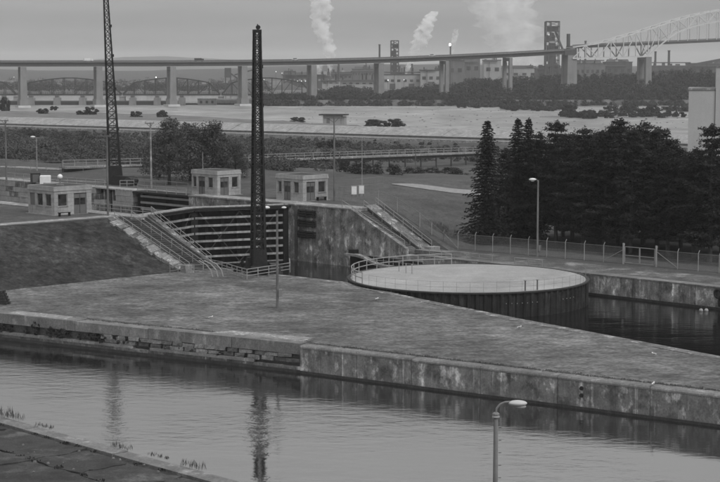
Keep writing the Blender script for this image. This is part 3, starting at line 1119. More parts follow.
# left half: coping blocks, recessed rubble, ledge, lower concrete
cuts = [-60, -48, -37, -26, -13, -2, len0 * .27, len0 * .52, len0 * .79, len0]
for i in range(len(cuts) - 1):
    s0, s1 = cuts[i] + .03, cuts[i + 1] - .03
    early = s1 < len0 * .53
    b_ = seg_box(Z0, d0, n0, s0, s1, -1.35 if not early else -1.9, -.05 + rng.uniform(-.06, .03), -.78, .10 + rng.uniform(-.04, .05))
    b_.build('coping_block', M_cope, nw)
seg_box(Z0, d0, n0, -60, len0, -1.3, -.42, -3.4, -.8).build('backing', M_conc_dark, nw)
smesh = []
for q in range(6):
    b_ = MB()
    w_, h_, d_ = rng.uniform(.9, 1.3), rng.uniform(.30, .37), .5
    pts = []
    b_.box((0, 0, 0), (w_, d_, h_), 0, 1)
    b_.v = [(x_ + rng.uniform(-.07, .07), y_ + rng.uniform(-.06, .06), z_ + rng.uniform(-.035, .035)) for x_, y_, z_ in b_.v]
    smesh.append(b_.mesh('stone', M_rubble))
ang0 = math.atan2(d0.y, d0.x)
for row, z in enumerate((-.98, -1.36)):
    s = len0 * .38 + row * .5
    while s < len0 - .5:
        p = d0 * s + n0 * (-.24 - rng.uniform(0, .2)) + Vector((0, 0, z + rng.uniform(-.03, .03)))
        place('stone', rng.choice(smesh), nw, p, ang0 + rng.uniform(-.06, .06))
        s += rng.uniform(1.05, 1.55)
# ledge beams with gaps and lower wall bays
for (s0, s1) in ((-60, -20), (-19.8, len0 * .26), (len0 * .265, len0 * .47), (len0 * .53, len0 * .86)):
    seg_box(Z0, d0, n0, s0, s1, -.5, .10, -1.78, -1.55).build('ledge', M_cope, nw)
for i in range(len(cuts) - 1):
    s0, s1 = cuts[i] + .02, cuts[i + 1] - .02
    seg_box(Z0, d0, n0, s0, s1, -.5, -.03 + rng.uniform(-.02, .04), -3.4, -1.8).build('panel', M_conc, nw)
# wet weed line just above the water
seg_box(Z0, d0, n0, -60, len0, -.2, .07, -2.6, -2.06).build('wet_band', M_soil, nw)
# right half: plain concrete bays with a pale rounded coping
o1 = A1 - A0
d1_ = dirN1; nn1 = Vector((d1_.y, -d1_.x, 0))
if nn1.y > 0: nn1 = -nn1
len1 = (A2 - A1).length + 22
cuts1 = [0.0, 5.7, 11.0, 17.3, 24.0, 31.5, 38.0, 46.0, 54.0, len1 + 2]
for i in range(len(cuts1) - 1):
    s0, s1 = cuts1[i] + .025, cuts1[i + 1] - .025
    q = rng.uniform(-.03, .03)
    seg_box(o1, d1_, nn1, s0, s1, -1.0, q, -3.4, -.25).build('panel', M_conc, nw)
    p = [(0, -.23), (.03, -.23), (.05, -.10), (-.05, .02), (-.9, .06), (-.9, -.23)]
    a_, c_ = o1 + d1_ * s0, o1 + d1_ * s1
    vs_ = [tuple(a_ + nn1 * (t_ + q) + Vector((0, 0, z_))) for t_, z_ in p] + [tuple(c_ + nn1 * (t_ + q) + Vector((0, 0, z_))) for t_, z_ in p]
    m_ = len(p)
    MB().add(vs_, [tuple(reversed(range(m_))), tuple(range(m_, 2 * m_))] + [(i_, (i_ + 1) % m_, m_ + (i_ + 1) % m_, m_ + i_) for i_ in range(m_)]).build('coping', M_cope, nw)
seg_box(o1, d1_, nn1, .05, len1, -.2, .05, -2.6, -2.10).build('wet_band', M_soil, nw)
for (s, z) in ((26.0, -.72), (26.0, -1.25)):
    c_ = o1 + d1_ * s + Vector((0, 0, z))
    MB().cyl(c_ + nn1 * .02, c_ + nn1 * .1, .17, .15, 10).build('mooring_hole', M_steel_black, nw)

# worn concrete slabs let into the lawn by the wall corner and along the wall on the left
t = MB().prism([(A1 - d0 * 10 - n0 * 1.4).xy, (A1 - d0 * .6 - n0 * 1.4).xy, (A1 - d0 * .9 - n0 * 3.4).xy, (A1 - d0 * 9 - n0 * 3.0).xy], -.2, .115)
tag(t.build('wall_top_slab', M_conc_pale), 'pale bare concrete slab on the lawn edge at the bend of the canal wall', 'slab')
t = MB().prism([(A0 + d0 * .5 - n0 * .5).xy, (A0 + d0 * 7.6 - n0 * .5).xy, (A0 + d0 * 7.0 - n0 * 2.1).xy, (A0 - n0 * 2.3).xy], -.2, .13)
tag(t.build('wall_top_slab', M_conc_pale), 'pale concrete hump on the canal wall top at the left edge', 'slab')

# ------------------------------------------------------------------ near quay
Q0, Q1 = P(0, 417), P(236, 482)
dq = (Q1 - Q0).normalized()
nq = Vector((dq.y, -dq.x, 0))          # towards the camera side
if nq.y > 0: nq = -nq
b = MB()
a, c = Q0 - dq * 40, Q0 + dq * 70
b.prism([(a + nq * .5).xy, (c + nq * .5).xy, (c + nq * 95).xy, (a + nq * 95).xy][::-1], -3.5, -.10)
tag(b.build('quay_ground', M_soil), kind='structure')
qw = empty('quay_edge', Q0, 0, 'pale concrete coping along the near quay edge at the bottom left', 'wall')
s = -30.0
while s < 60:
    ln_ = rng.uniform(4.2, 6.5)
    seg_box(Z0, dq, nq, s + .03, s + ln_ - .03, rng.uniform(-.04, .04), 1.12 + rng.uniform(-.05, .05), -.6, .06 + rng.uniform(-.03, .03)).build('coping_block', M_cope, qw)
    s += ln_
seg_box(Z0, dq, nq, -30, 60, .06, .9, -3.4, -.62).build('panel', M_conc, qw)
pv = empty('quay_pavement', Q0, 0, None, None)
pv['kind'] = 'structure'
t0 = 1.5
rows = [1.35, 5.2, 10.5, 15.0, 23.5]
for r_ in range(len(rows) - 1):
    s = -22.0 + rng.uniform(-2, 2)
    while s < 42:
        ln_ = rng.uniform(4.0, 8.5)
        gq = .08
        def jq(): return rng.uniform(-.75, .75)
        nseg = 5
        ring = []
        A = [(s + gq, rows[r_] + gq), (s + ln_ - gq, rows[r_] + gq), (s + ln_ - gq, rows[r_ + 1] - gq), (s + gq, rows[r_ + 1] - gq)]
        for k in range(4):
            (sa, ta), (sb, tb) = A[k], A[(k + 1) % 4]
            for q in range(nseg):
                f = q / nseg
                ring.append((sa + (sb - sa) * f + jq() * .35, ta + (tb - ta) * f + (jq() * .35 if r_ or k else abs(jq()) * .3)))
        pts = [(dq * s_ + nq * t_) for s_, t_ in ring]
        b_ = MB().prism([p.xy for p in pts][::-1], -.3, [.0 + rng.uniform(-.04, .03)] * len(pts))
        b_.build('paving_slab', M_asph, pv)
        s += ln_
# ------------------------------------------------------------------ round cell
CC = D(469, 100, 181.7); CC.z = 0
CR = 12.9
cell = empty('round_cell', CC, 0, 'large round sheet pile cell with a pale flat top standing in the basin', 'cofferdam')
npile = 96
b = MB()
prof = []
for i in range(npile):
    for f, dr in ((0.0, 0), (.3, 0), (.42, -.16), (.88, -.16)):
        a = 2 * math.pi * (i + f) / npile
        prof.append(((CR + dr) * math.cos(a), (CR + dr) * math.sin(a)))
b.prism(prof, -4.5, .18)
o = b.build('sheet_piling', M_pile, cell)
o['kind'] = 'stuff'
n_ = 96
ring_o = [(math.cos(2 * math.pi * i / n_) * (CR - .28), math.sin(2 * math.pi * i / n_) * (CR - .28)) for i in range(n_)]
b = MB().prism(ring_o, .10, .26)
b.build('gravel_top', M_cellfill, cell)
b = MB()
for i in range(72):
    a0_, a1_ = 2 * math.pi * i / 72, 2 * math.pi * (i + 1) / 72
    r0_, r1_ = CR - .22, CR + .10
    b.prism([(r0_ * math.cos(a0_), r0_ * math.sin(a0_)), (r1_ * math.cos(a0_), r1_ * math.sin(a0_)), (r1_ * math.cos(a1_), r1_ * math.sin(a1_)), (r0_ * math.cos(a1_), r0_ * math.sin(a1_))], .16, .30)
b.build('rim', M_steel_dark, cell)
# drain holes with pale plugs
for a in [-1.33 + .045 * k for k in range(7)] + [-.78 + .05 * k for k in range(4)] + [-1.86, -1.83]:
    MB().cyl((CR * .998 * math.cos(a), CR * .998 * math.sin(a), -.85 + rng.uniform(-.05, .05)), ((CR + .06) * math.cos(a), (CR + .06) * math.sin(a), -.85), .045, .04, 6).build('plug', M_rail, cell)


def arc_pts(a0, a1, n, r, z):
    return [CC + Vector((r * math.cos(a0 + (a1 - a0) * i / n), r * math.sin(a0 + (a1 - a0) * i / n), z)) for i in range(n + 1)]


railing(arc_pts(R(205), R(95), 12, CR - .35, .3), 1.15, 2.0, 2, .055, M_rail, 'heavy pale guard rail around the far left rim of the round cell', n=6)
railing(arc_pts(R(212), R(372), 26, CR - .3, .3), 1.05, 1.8, 2, .010, M_steel_grey, 'thin wire guard rail around the near rim of the round cell')
for nm, ang, lab in (('mooring_post', R(-65), 'left one of two short dark posts on the near rim of the round cell'), ('mooring_post', R(-58), 'right one of two short dark posts on the near rim of the round cell')):
    p = CC + Vector(((CR - .8) * math.cos(ang), (CR - .8) * math.sin(ang), .26))
    t = empty(nm, p, 0, lab, 'post')
    MB().cyl((0, 0, 0), (0, 0, 1.0), .08, .07, 8).build('shaft', M_mill_mid, t)
    MB().cyl((0, 0, 1.0), (0, 0, 1.06), .14, .14, 8).build('cap', M_steel_grey, t)
for k, (px, py) in enumerate(((399, 271.5), (406, 273), (412, 273.6))):
    p = P(px, py, .26)
    t = empty('rim_post', p, 0, ('pale post on the cell top behind the far rail, %s of three' % ('leftmost', 'middle one', 'rightmost')[k]), 'post')
    MB().cyl((0, 0, 0), (0, 0, .95), .06, .055, 6).build('shaft', M_rail, t)
    MB().ball((0, 0, .97), .08, 6, 4).build('cap', M_rail, t)

# ------------------------------------------------------------------ lattice masts
def mast(name, loc, h, w0, w1, label, rz=0.0, lean=(0, 0)):
    t = empty(name, loc, rz, label, 'mast')
    t.rotation_euler = (lean[0], lean[1], rz)
    n = int(h / 1.05)

    def cor(i, z):
        f = z / h
        wd = (w0 + (w1 - w0) * f) / 2
        sx, sy = ((-1, -1), (1, -1), (1, 1), (-1, 1))[i]
        return Vector((sx * wd, sy * wd, z))
    for i in range(4):
        MB().bar(cor(i, .5), cor(i, h), .26, .26, .17, .17).build('leg', M_steel_black, t)
    b_ = MB()
    for k in range(n):
        z0, z1 = .5 + (h - .5) * k / n, .5 + (h - .5) * (k + 1) / n
        for i in range(4):
            j = (i + 1) % 4
            b_.bar(cor(i, z0), cor(j, z1), .13, .06)
            b_.bar(cor(j, z0), cor(i, z1), .13, .06)
            b_.bar(cor(i, z1), cor(j, z1), .26, .10)
    o_ = b_.build('lacing', M_steel_black, t)
    o_['kind'] = 'stuff'
    # ladder, base and head
    b_ = MB()
    b_.bar((w0 * .1, -w0 / 2 - .12, .6), (w1 * .1, -w1 / 2 - .12, h), .05); b_.bar((w0 * .1 + .4, -w0 / 2 - .12, .6), (w1 * .1 + .3, -w1 / 2 - .12, h), .05)
    b_.build('ladder', M_steel_dark, t)
    MB().box((0, 0, h * .05), (w0 * 1.3, w0 * 1.3, h * .10), 0, .9).build('base', M_steel_black, t)
    MB().box((0, 0, h + .15), (w1 * 1.3, w1 * 1.3, .3)).build('head', M_steel_black, t)
    MB().cyl((w1 * .2, -.12, h + .55), (w1 * .2, .12, h + .55), .24, .24, 12).build('sheave', M_steel_black, t)
    MB().bar((w1 * .1, 0, h), (w1 * .1, 0, h + .9), .10).build('bracket', M_steel_black, t)
    # hoisting cable and pulleys along one side
    MB().cyl((-w0 / 2 - .18, 0, 1.0), (-w1 / 2 - .1, 0, h), .03, .03, 5).build('cable', M_steel_black, t)
    for f in (.3, .52, .7, .86):
        wd = w0 + (w1 - w0) * f
        MB().box((wd / 2 + .14, 0, h * f), (.28, .3, .4)).build('pulley', M_steel_black, t)
    return t


pm = P(258.5, 273.5)
mast('lattice_mast', pm, 26.6, 1.28, .62, 'tall black lattice mast standing in front of the closed lock gate', R(20))
pl = P(115.5, 184, ZU)
mast('lattice_mast', pl, 28.0, 1.75, .62, 'slightly leaning black lattice mast beside the left chamber wall', R(12), (0, R(-2.1)))
# machinery at the mast feet
t = empty('winch_house', P(258, 274), R(15), 'black winch housing around the foot of the mast by the gate', 'machinery')
MB().box((0, .9, .9), (2.6, 1.0, 1.8), 0, .8).build('housing', M_steel_black, t)
MB().box((1.9, .3, .55), (1.3, 1.6, 1.1), 0, .8).build('motor', M_steel_dark, t)
MB().cyl((-1.0, -.9, .55), (1.0, -.9, .55), .45, .45, 12).build('drum', M_steel_black, t)
t = empty('counterweight', P(244.5, 271.5), R(-10), 'dark slanted wedge shaped block left of the gate mast foot', 'machinery')
MB().prism([(-1.2, -.5), (-.2, -.5), (-.2, .5), (-1.2, .5)], 0, [.1, 1.25, 1.25, .1]).build('wedge', M_steel_black, t)
MB().prism([(0, -.5), (1.1, -.5), (1.1, .5), (0, .5)], 0, [.15, 1.2, 1.2, .15]).build('wedge', M_steel_dark, t)
t = empty('winch_house', P(121, 185, ZU), R(-30), 'low dark machinery block at the foot of the leaning mast', 'machinery')
MB().box((.6, 0, .7), (3.6, 1.8, 1.4), 0, .8).build('housing', M_steel_black, t)
MB().cyl((2.0, -.9, .7), (2.0, .9, .7), .65, .65, 12).build('drum', M_steel_dark, t)
railing([P(120, 187, ZU), P(134, 187, ZU)], 1.0, 1.2, 2, .045, M_rail, 'short pale railing beside the foot of the leaning mast')
a_ = [P(237, 276), P(247, 278.8), P(290, 272), P(289.5, 267.5)]
railing(a_, 1.05, 1.7, 3, .045, M_rail, 'pale three bar railing around the foot of the mast by the gate')
railing([P(201, 267), P(222, 271), P(237, 276)], 1.05, 1.6, 3, .04, M_rail, 'railing on the lawn edge left of the gate mast foot')
railing([P(170, 275.0), P(186, 272.2), P(203, 272.4)], .9, 1.3, 2, .035, M_steel_grey, 'dull low railing across the foot of the bank steps')

# ------------------------------------------------------------------ lockhouses
def lockhouse(loc, wx, wy, h, label, left, right, bench=None, lamp=False):
    """corner of the two visible faces at the local origin; the left face runs along -u (local -x), the right one along +v (local +y).
    left/right list (kind, start fraction, end fraction)"""
    t = empty('lockhouse', loc, LOCK_RZ, label, 'building')
    # two visible faces: y=0 plane facing -v (seen on the left) and x=0 plane facing +u (seen on the right)
    bh = .42
    rows_ = int(round((h - .35) / bh))

    def face(spec, ln_, side):
        def wall(s0, s1, z0, z1, nm, m, dep=0.25, out=0.0):
            if s1 - s0 < .01 or z1 - z0 < .01: return None
            if side == 'l':
                c_ = (-(s0 + s1) / 2, dep / 2 - out, (z0 + z1) / 2); sz = (s1 - s0, dep, z1 - z0)
            else:
                c_ = (-dep / 2 + out, (s0 + s1) / 2, (z0 + z1) / 2); sz = (dep, s1 - s0, z1 - z0)
            return MB().box(c_, sz).build(nm, m, t)
        ops = []
        for kind, f0, f1 in spec:
            z0, z1 = (1.05, 2.55) if kind != 'door' else (.05, 2.45)
            ops.append((kind, f0 * ln_, f1 * ln_, z0, z1))
        # courses of blocks, cut round the openings
        zc = [0, .5, 1.05, 1.55, 2.05, 2.55, 2.9]
        for i in range(len(zc) - 1):
            z0, z1 = zc[i], zc[i + 1]
            s = 0.0 if side == 'r' else 0.0
            free = [(0.0, ln_)]
            for kind, a0_, a1_, oz0, oz1 in ops:
                if oz0 < z1 - .06 and oz1 > z0 + .06:
                    nf = []
                    for x0, x1 in free:
                        if a1_ <= x0 or a0_ >= x1: nf.append((x0, x1))
                        else:
                            if a0_ > x0: nf.append((x0, a0_))
                            if a1_ < x1: nf.append((a1_, x1))
                    free = nf
            for x0, x1 in free:
                k = max(1, int(round((x1 - x0) / 1.0)))
                for q in range(k):
                    wall(x0 + (x1 - x0) * q / k + .008, x0 + (x1 - x0) * (q + 1) / k - .008, z0 + .008, z1 - .008, 'block', M_block, .25, rng.uniform(0, .012))
        for kind, a0_, a1_, oz0, oz1 in ops:
            if kind == 'panel':
                wall(a0_, a1_, oz0, oz1, 'shutter', M_shut, .08, -.08)
            elif kind == 'win':
                fr = wall(a0_, a1_, oz0, oz1, 'window', M_glass, .05, -.14)
                for (e0, e1, y0_, y1_) in ((a0_, a0_ + .07, oz0, oz1), (a1_ - .07, a1_, oz0, oz1), (a0_ + .07, a1_ - .07, oz0, oz0 + .08), (a0_ + .07, a1_ - .07, oz1 - .08, oz1)):
                    f_ = wall(e0, e1, y0_, y1_, 'frame', M_offwhite, .09, -.08)
                    if f_: f_.parent = fr
                sl = wall(a0_ - .08, a1_ + .08, oz0 - .09, oz0 - .004, 'sill', M_conc_pale, .20, .06)
                if sl: sl.parent = fr
            else:
                dr = wall(a0_, a1_, oz0, oz1, 'door', M_door, .07, -.09)
                md = (a0_ + a1_) / 2
                for e0, e1 in ((a0_ + .14, md - .07), (md + .07, a1_ - .14)):
                    f_ = wall(e0, e1, 1.15, 1.95, 'pane', M_glass, .03, -.07)
                    if f_: f_.parent = dr
                f_ = wall(md - .02, md + .02, .1, 2.4, 'leaf_gap', M_steel_black, .03, -.068)
                if f_: f_.parent = dr
    face(left, wx, 'l')
    face(right, wy, 'r')
    # other two walls, floor slab, roof
    MB().box((-wx / 2, wy - .125, 1.45), (wx - .02, .25, 2.9)).build('wall', M_offwhite, t)
    MB().box((-wx + .125, wy / 2, 1.45), (.25, wy - .52, 2.9)).build('wall', M_offwhite, t)
    MB().box((-wx / 2, wy / 2, -.1), (wx + .5, wy + .5, .24)).build('plinth', M_conc_pale, t)
    MB().box((-wx / 2, wy / 2, 3.02), (wx + .16, wy + .16, .22)).build('cornice', M_block, t)
    pr = MB()
    pr.box((-wx / 2, .04, 3.3), (wx + .06, .2, .34)); pr.box((-.04, wy / 2, 3.3), (.2, wy - .13, .34))
    pr.box((-wx / 2, wy - .04, 3.3), (wx + .06, .2, .34)); pr.box((-wx + .04, wy / 2, 3.3), (.2, wy - .13, .34))
    pr.build('parapet', M_block, t)
    MB().box((-wx / 2, wy / 2, 3.36), (wx - .14, wy - .14, .16)).build('roof', M_roof, t)
    return t


def corner_at(px, py, z=ZU):
    return P(px, py, z)


c1 = corner_at(54.5, 215.6)
lockhouse(c1, 5.5, 5.5, 3.4, 'pale block lockhouse with a white ball on its roof, left of the bank steps',
          [('win', .12, .34), ('win', .44, .66), ('panel', .74, .93)], [('win', .10, .35), ('door', .52, .86)])
c2 = corner_at(217.5, 196.0)
lockhouse(c2, 5.6, 4.3, 3.4, 'small pale lockhouse under the leafy tree, beyond the gate',
          [('win', .18, .36), ('door', .48, .74), ('win', .82, .95)], [('door', .12, .48), ('win', .62, .88)])
c3 = corner_at(303.0, 201.5)
lockhouse(c3, 5.3, 4.6, 3.4, 'small pale lockhouse standing on the right lock wall above the gate',
          [('win', .16, .34), ('door', .46, .72), ('win', .80, .93)], [('door', .14, .48), ('win', .62, .90)])


def bench(p, rz, label):
    t = empty('bench', p, rz, label, 'bench')
    MB().box((0, 0, .45), (1.7, .4, .06)).build('seat', M_steel_black, t)
    MB().box((0, 0, .14), (1.4, .06, .06)).build('stretcher', M_steel_dark, t)
    for s in (-.7, .7):
        MB().box((s, 0, .21), (.1, .38, .42)).build('leg', M_steel_black, t)
    return t


bench(P(64.5, 216.2, ZU), R(45), 'dark bench against the left lockhouse wall, under its window')
bench(P(321.5, 200.4, ZU), R(45), 'dark bench against the right hand lockhouse wall')
p = c1 + Vector((.15, 3.4, 3.42))
t = empty('globe_lamp', p, 0, 'white ball on a stubby stand on the left lockhouse roof', 'lamp')
MB().cyl((0, 0, 0), (0, 0, .75), .09, .07, 8).build('stand', M_steel_grey, t)
MB().box((0, 0, .06), (.9, .5, .12)).build('base', M_steel_grey, t)
MB().ball((0, 0, 1.05), .33, 14, 10).build('globe', M_white, t, smooth=True)
# flood lamps at the end of the gate walkway
for px, lab in ((266.5, 'white lamp shade hanging from the gate walkway, the left of two'), (284, 'white lamp shade hanging from the gate walkway, the right of two')):
    p = D(px, 207.6, 218.6 if px < 275 else 219.6)
    t = empty('gate_lamp', p, 0, lab, 'lamp')
    MB().ball((0, 0, 0), .30 if px < 275 else .22, 12, 8, (1.5, 1.0, .7)).build('shade', M_white, t, smooth=True)
    MB().cyl((0, 0, .1), (0, .35, .5), .04, .04, 6).build('bracket', M_steel_dark, t)

# white tank and dark box beyond the left lockhouse
p = P(45.5, 183.5, ZU)
t = empty('storage_box', p, R(8), 'white rounded storage box beyond the left lockhouse roof', 'box')
b_ = MB().box((0, 0, .55), (1.65, 1.2, 1.1))
b_.build('body', M_white, t); MB().box((0, 0, 1.17), (1.7, 1.25, .16), 0, .9).build('lid', M_white, t)
MB().box((0, 0, -.05), (1.8, 1.3, .1)).build('base', M_conc_dark, t)
p = P(35.5, 183, ZU)
t = empty('equipment_cabinet', p, R(8), 'dark square cabinet left of the white storage box', 'cabinet')
MB().box((0, .2, .75), (1.5, 1.2, 1.5)).build('body', M_steel_dark, t); MB().box((0, .2, 1.53), (1.6, 1.3, .07)).build('lid', M_steel_dark, t)
MB().box((.1, -.415, .75), (1.0, .03, 1.2)).build('door', M_mill_mid, t)
# white panels at the head of the right stairs
for px, py, lab in ((354, 200.3, 'left one of two white cabinets on stands at the head of the right steps'), (361.3, 199.6, 'right one of two white cabinets on stands at the head of the right steps')):
    p = P(px, py, ZU)
    t = empty('control_cabinet', p, R(5), lab, 'cabinet')
    MB().box((0, 0, 1.35), (.78, .4, 1.2)).build('body', M_offwhite, t)
    MB().box((0, -.21, 1.35), (.66, .03, 1.05)).build('door', M_white, t)
    for s in (-.28, .28):
        MB().box((s, 0, .375), (.07, .07, .75)).build('leg', M_steel_grey, t)
# pipe frame beside lockhouse
railing([P(339, 200.5, ZU), P(349.5, 201, ZU)], 1.9, .75, 2, .035, M_steel_grey, 'tall pipe frame gate beside the right hand lockhouse', 'gate')
railing([P(356, 193, ZU), P(383, 190, ZU)], 2.0, 1.8, 2, .03, M_steel_grey, 'thin fence on top of the bank behind the white cabinets', 'fence')

# ------------------------------------------------------------------ poles and lamps
def pole(name, p, h, r, label, cat='pole', m=None, cross=0.0, arm=None, boxz=None, group=None, steps=False):
    t = empty(name, p, 0, label, cat, group)
    m = m or M_wood
    MB().cyl((0, 0, -.2), (0, 0, h), r, r * .72, 10).build('shaft', m, t, smooth=False)
    if cross:
        MB().box((-.15, 0, h - .1), (cross, .14, .14)).build('crossarm', m, t)
        for s in (-1, 1):
            MB().cyl((s * cross * .42 - .15, 0, h - .04), (s * cross * .42 - .15, 0, h + .16), .05, .04, 6).build('insulator', M_steel_grey, t)
        MB().bar((cross * .3 - .15, 0, h - .15), (0, 0, h - .75), .05).build('brace', M_steel_dark, t)
        MB().bar((-cross * .3 - .15, 0, h - .15), (0, 0, h - .75), .05).build('brace', M_steel_dark, t)
    if arm:
        ax = arm
        MB().tube([(0, 0, h - .25), (ax * .3, 0, h + .1), (ax * .75, 0, h + .18), (ax, 0, h + .12)], .05, 6).build('arm', M_steel_grey, t)
        hd = MB().ball((ax * 1.1, 0, h + .08), .30, 12, 8, (1.5, .9, .55))
        hd.build('lamp_head', M_white, t, smooth=True)
        MB().ball((ax * 1.1, 0, h - .06), .2, 10, 6, (1.2, .9, .6)).build('lens', M_white, t, smooth=True)
    if boxz:
        MB().box((.28, -.05, boxz), (.34, .3, .7)).build('junction_box', M_steel_grey, t)
    return t


pole('lamp_post', P(537.3, 256.3), 9.25, .13, 'tall slim lamp post with a bright head, in front of the dark trees', 'street lamp', M_steel_grey, arm=-.6, boxz=1.0)
pole('light_pole', P(277.5, 308.5), 9.3, .14, 'plain weathered wooden pole standing on the lawn in front of the gate', 'pole', boxz=1.5)
pole('utility_pole', P(108, 215.8, ZU), 9.7, .14, 'wooden pole with a cross arm just right of the left lockhouse', 'pole', cross=1.3)
pole('utility_pole', P(334.3, 201.0, ZU), 11.2, .14, 'wooden pole with a wide cross arm beside the right hand lockhouse', 'pole', cross=2.4)
pole('utility_pole', P(151.3, 188, ZU), 9.7, .16, 'pale wooden pole with a short cross arm left of the leafy tree', 'pole', m=M_conc_pale, cross=1.4)
pole('utility_pole', P(6.5, 181, ZU), 9.6, .15, 'dark wooden pole with a short cross arm at the left edge', 'pole', cross=1.3)
pole('light_pole', P(37.0, 172, 4.8), 6.0, .12, 'slim pale light pole with a small lamp, beyond the white storage box', 'street lamp', m=M_conc_pale, arm=-.55)
pole('thin_pole', P(362.0, 194, ZU), 8.0, .06, 'very thin pale pole behind the white cabinets', 'pole', m=M_rail)
pole('thin_pole', P(203, 190, ZU), 5.5, .06, 'thin grey pole left of the lockhouse under the tree', 'pole', m=M_rail)
pole('thin_pole', P(415.5, 176, 3.2), 5.5, .09, 'thin pole standing in front of the long low trestle', 'pole', m=M_wood)
# foreground lamp
pf = Vector(((497.5 - 360) / FPX * 72 * 1.004, 72, 0))
fl = empty('lamp_post', pf, 0, 'round headed lamp on a curved arm, in the near foreground over the canal', 'street lamp')
MB().cyl((0, 0, -.2), (0, 0, 7.75), .13, .095, 14).build('shaft', mat('lamp_pole', .15, .15, 2, .8, streak=.2, streak_scale=(6, 6, .3)), fl, smooth=False)
MB().cyl((0, 0, 7.75), (0, 0, 7.83), .17, .15, 12).build('collar', M_rail, fl)
MB().ball((0, 0, 7.88), .16, 10, 6, (1, 1, .6)).build('cap', M_steel_grey, fl)
MB().tube([(.0, 0, 7.9), (.02, 0, 8.12), (.16, 0, 8.3), (.36, 0, 8.40), (.62, 0, 8.42)], .045, 8).build('arm', M_steel_grey, fl)
b_ = MB()
lathe = [(.0, 0.30), (.10, .30), (.22, .25), (.34, .15), (.40, .03), (.40, .0), (0, 0)]
hb = MB().ball((.93, 0, 8.36), .25, 16, 10, (1.65, 1.0, .52))
hb.build('lamp_head', M_lamp, fl, smooth=True)
MB().ball((1.02, 0, 8.21), .16, 14, 8, (1.75, 1.0, .6)).build('lens', M_offwhite, fl, smooth=True)
for z in arange(4.0, 7.3, .55):
    MB().cyl((.12, -.04, z), (.24, -.04, z), .015, .015, 5).build('step_bolt', M_steel_dark, fl)

# ------------------------------------------------------------------ fence
def fence_run(name, pts, h, label, seed=0, ext=True, sp=2.75):
    """galvanised mesh fence with leaning barbed arms"""
    pts = [Vector(p) for p in pts]
    o = pts[0].copy()
    t = empty(name, o, 0, label, 'fence')
    pm_ = MB().cyl((0, 0, -.1), (0, 0, h), .06, .06, 6).mesh('post', M_rail)
    for i in range(len(pts) - 1):
        a, c = pts[i] - o, pts[i + 1] - o
        d = (c - a); L_ = d.length
        k = max(1, int(round(L_ / sp)))
        dn = d.normalized()
        nrm = Vector((-dn.y, dn.x, 0))
        for j in range(k + (1 if i == len(pts) - 2 else 0)):
            q = a + d * (j / k)
            p_ = place('post', pm_, t, q)
            if ext:
                b_ = MB().bar((0, 0, h), (nrm.x * .25, nrm.y * .25, h + .33), .05)
                b_.build('barb_arm', M_rail, p_)
        MB().bar(a + Vector((0, 0, h - .05)), c + Vector((0, 0, h - .05)), .045).build('top_rail', M_steel_grey, t)
        MB().bar(a + Vector((0, 0, .12)), c + Vector((0, 0, .12)), .04).build('bottom_rail', M_steel_grey, t)
        MB().bar(a + Vector((0, 0, h * .52)), c + Vector((0, 0, h * .52)), .02).build('wire', M_steel_grey, t)
        b_ = MB()
        st_ = .16
        kk = int(L_ / st_)
        hh = h - .15
        for q in range(-int(hh / st_), kk):
            for s in (1, -1):
                s0 = q * st_; s1 = s0 + hh
                e0, e1 = max(s0, 0), min(s1, L_)
                if e1 <= e0: continue
                z0, z1 = .1 + (e0 - s0), .1 + (e1 - s0)
                if s < 0: z0, z1 = .1 + hh - (e0 - s0), .1 + hh - (e1 - s0)
                p0, p1 = a + dn * e0 + Vector((0, 0, z0)), a + dn * e1 + Vector((0, 0, z1))
                up = Vector((0, 0, .0065)); sd_ = nrm * .0065
                b_.add([p0 + up, p0 - up + sd_, p0 - up - sd_, p1 + up, p1 - up + sd_, p1 - up - sd_], [(0, 1, 4, 3), (1, 2, 5, 4), (2, 0, 3, 5)])
        o_ = b_.build('chain_link', M_steel_grey, t)
        o_['kind'] = 'stuff'
    return t


F_l, F_a = P(443.5, 247.8), P(458, 249.3)
F_b = P(603.5, 262.0); F_g0 = P(623.3, 264.0); F_g1 = P(656.0, 267.0); F_c = P(677.5, 269.2); F_end = P(700, 271.2) + (P(700, 271.2) - P(603.5, 262.0)) * .6
fence_run('chain_link_fence', [F_l, F_a, F_b, F_g0], 2.0, 'long chain link fence in front of the dark trees, left of its gate')
fence_run('chain_link_fence', [F_g1, F_c, F_end], 2.0, 'chain link fence right of the double gate, running out of view')
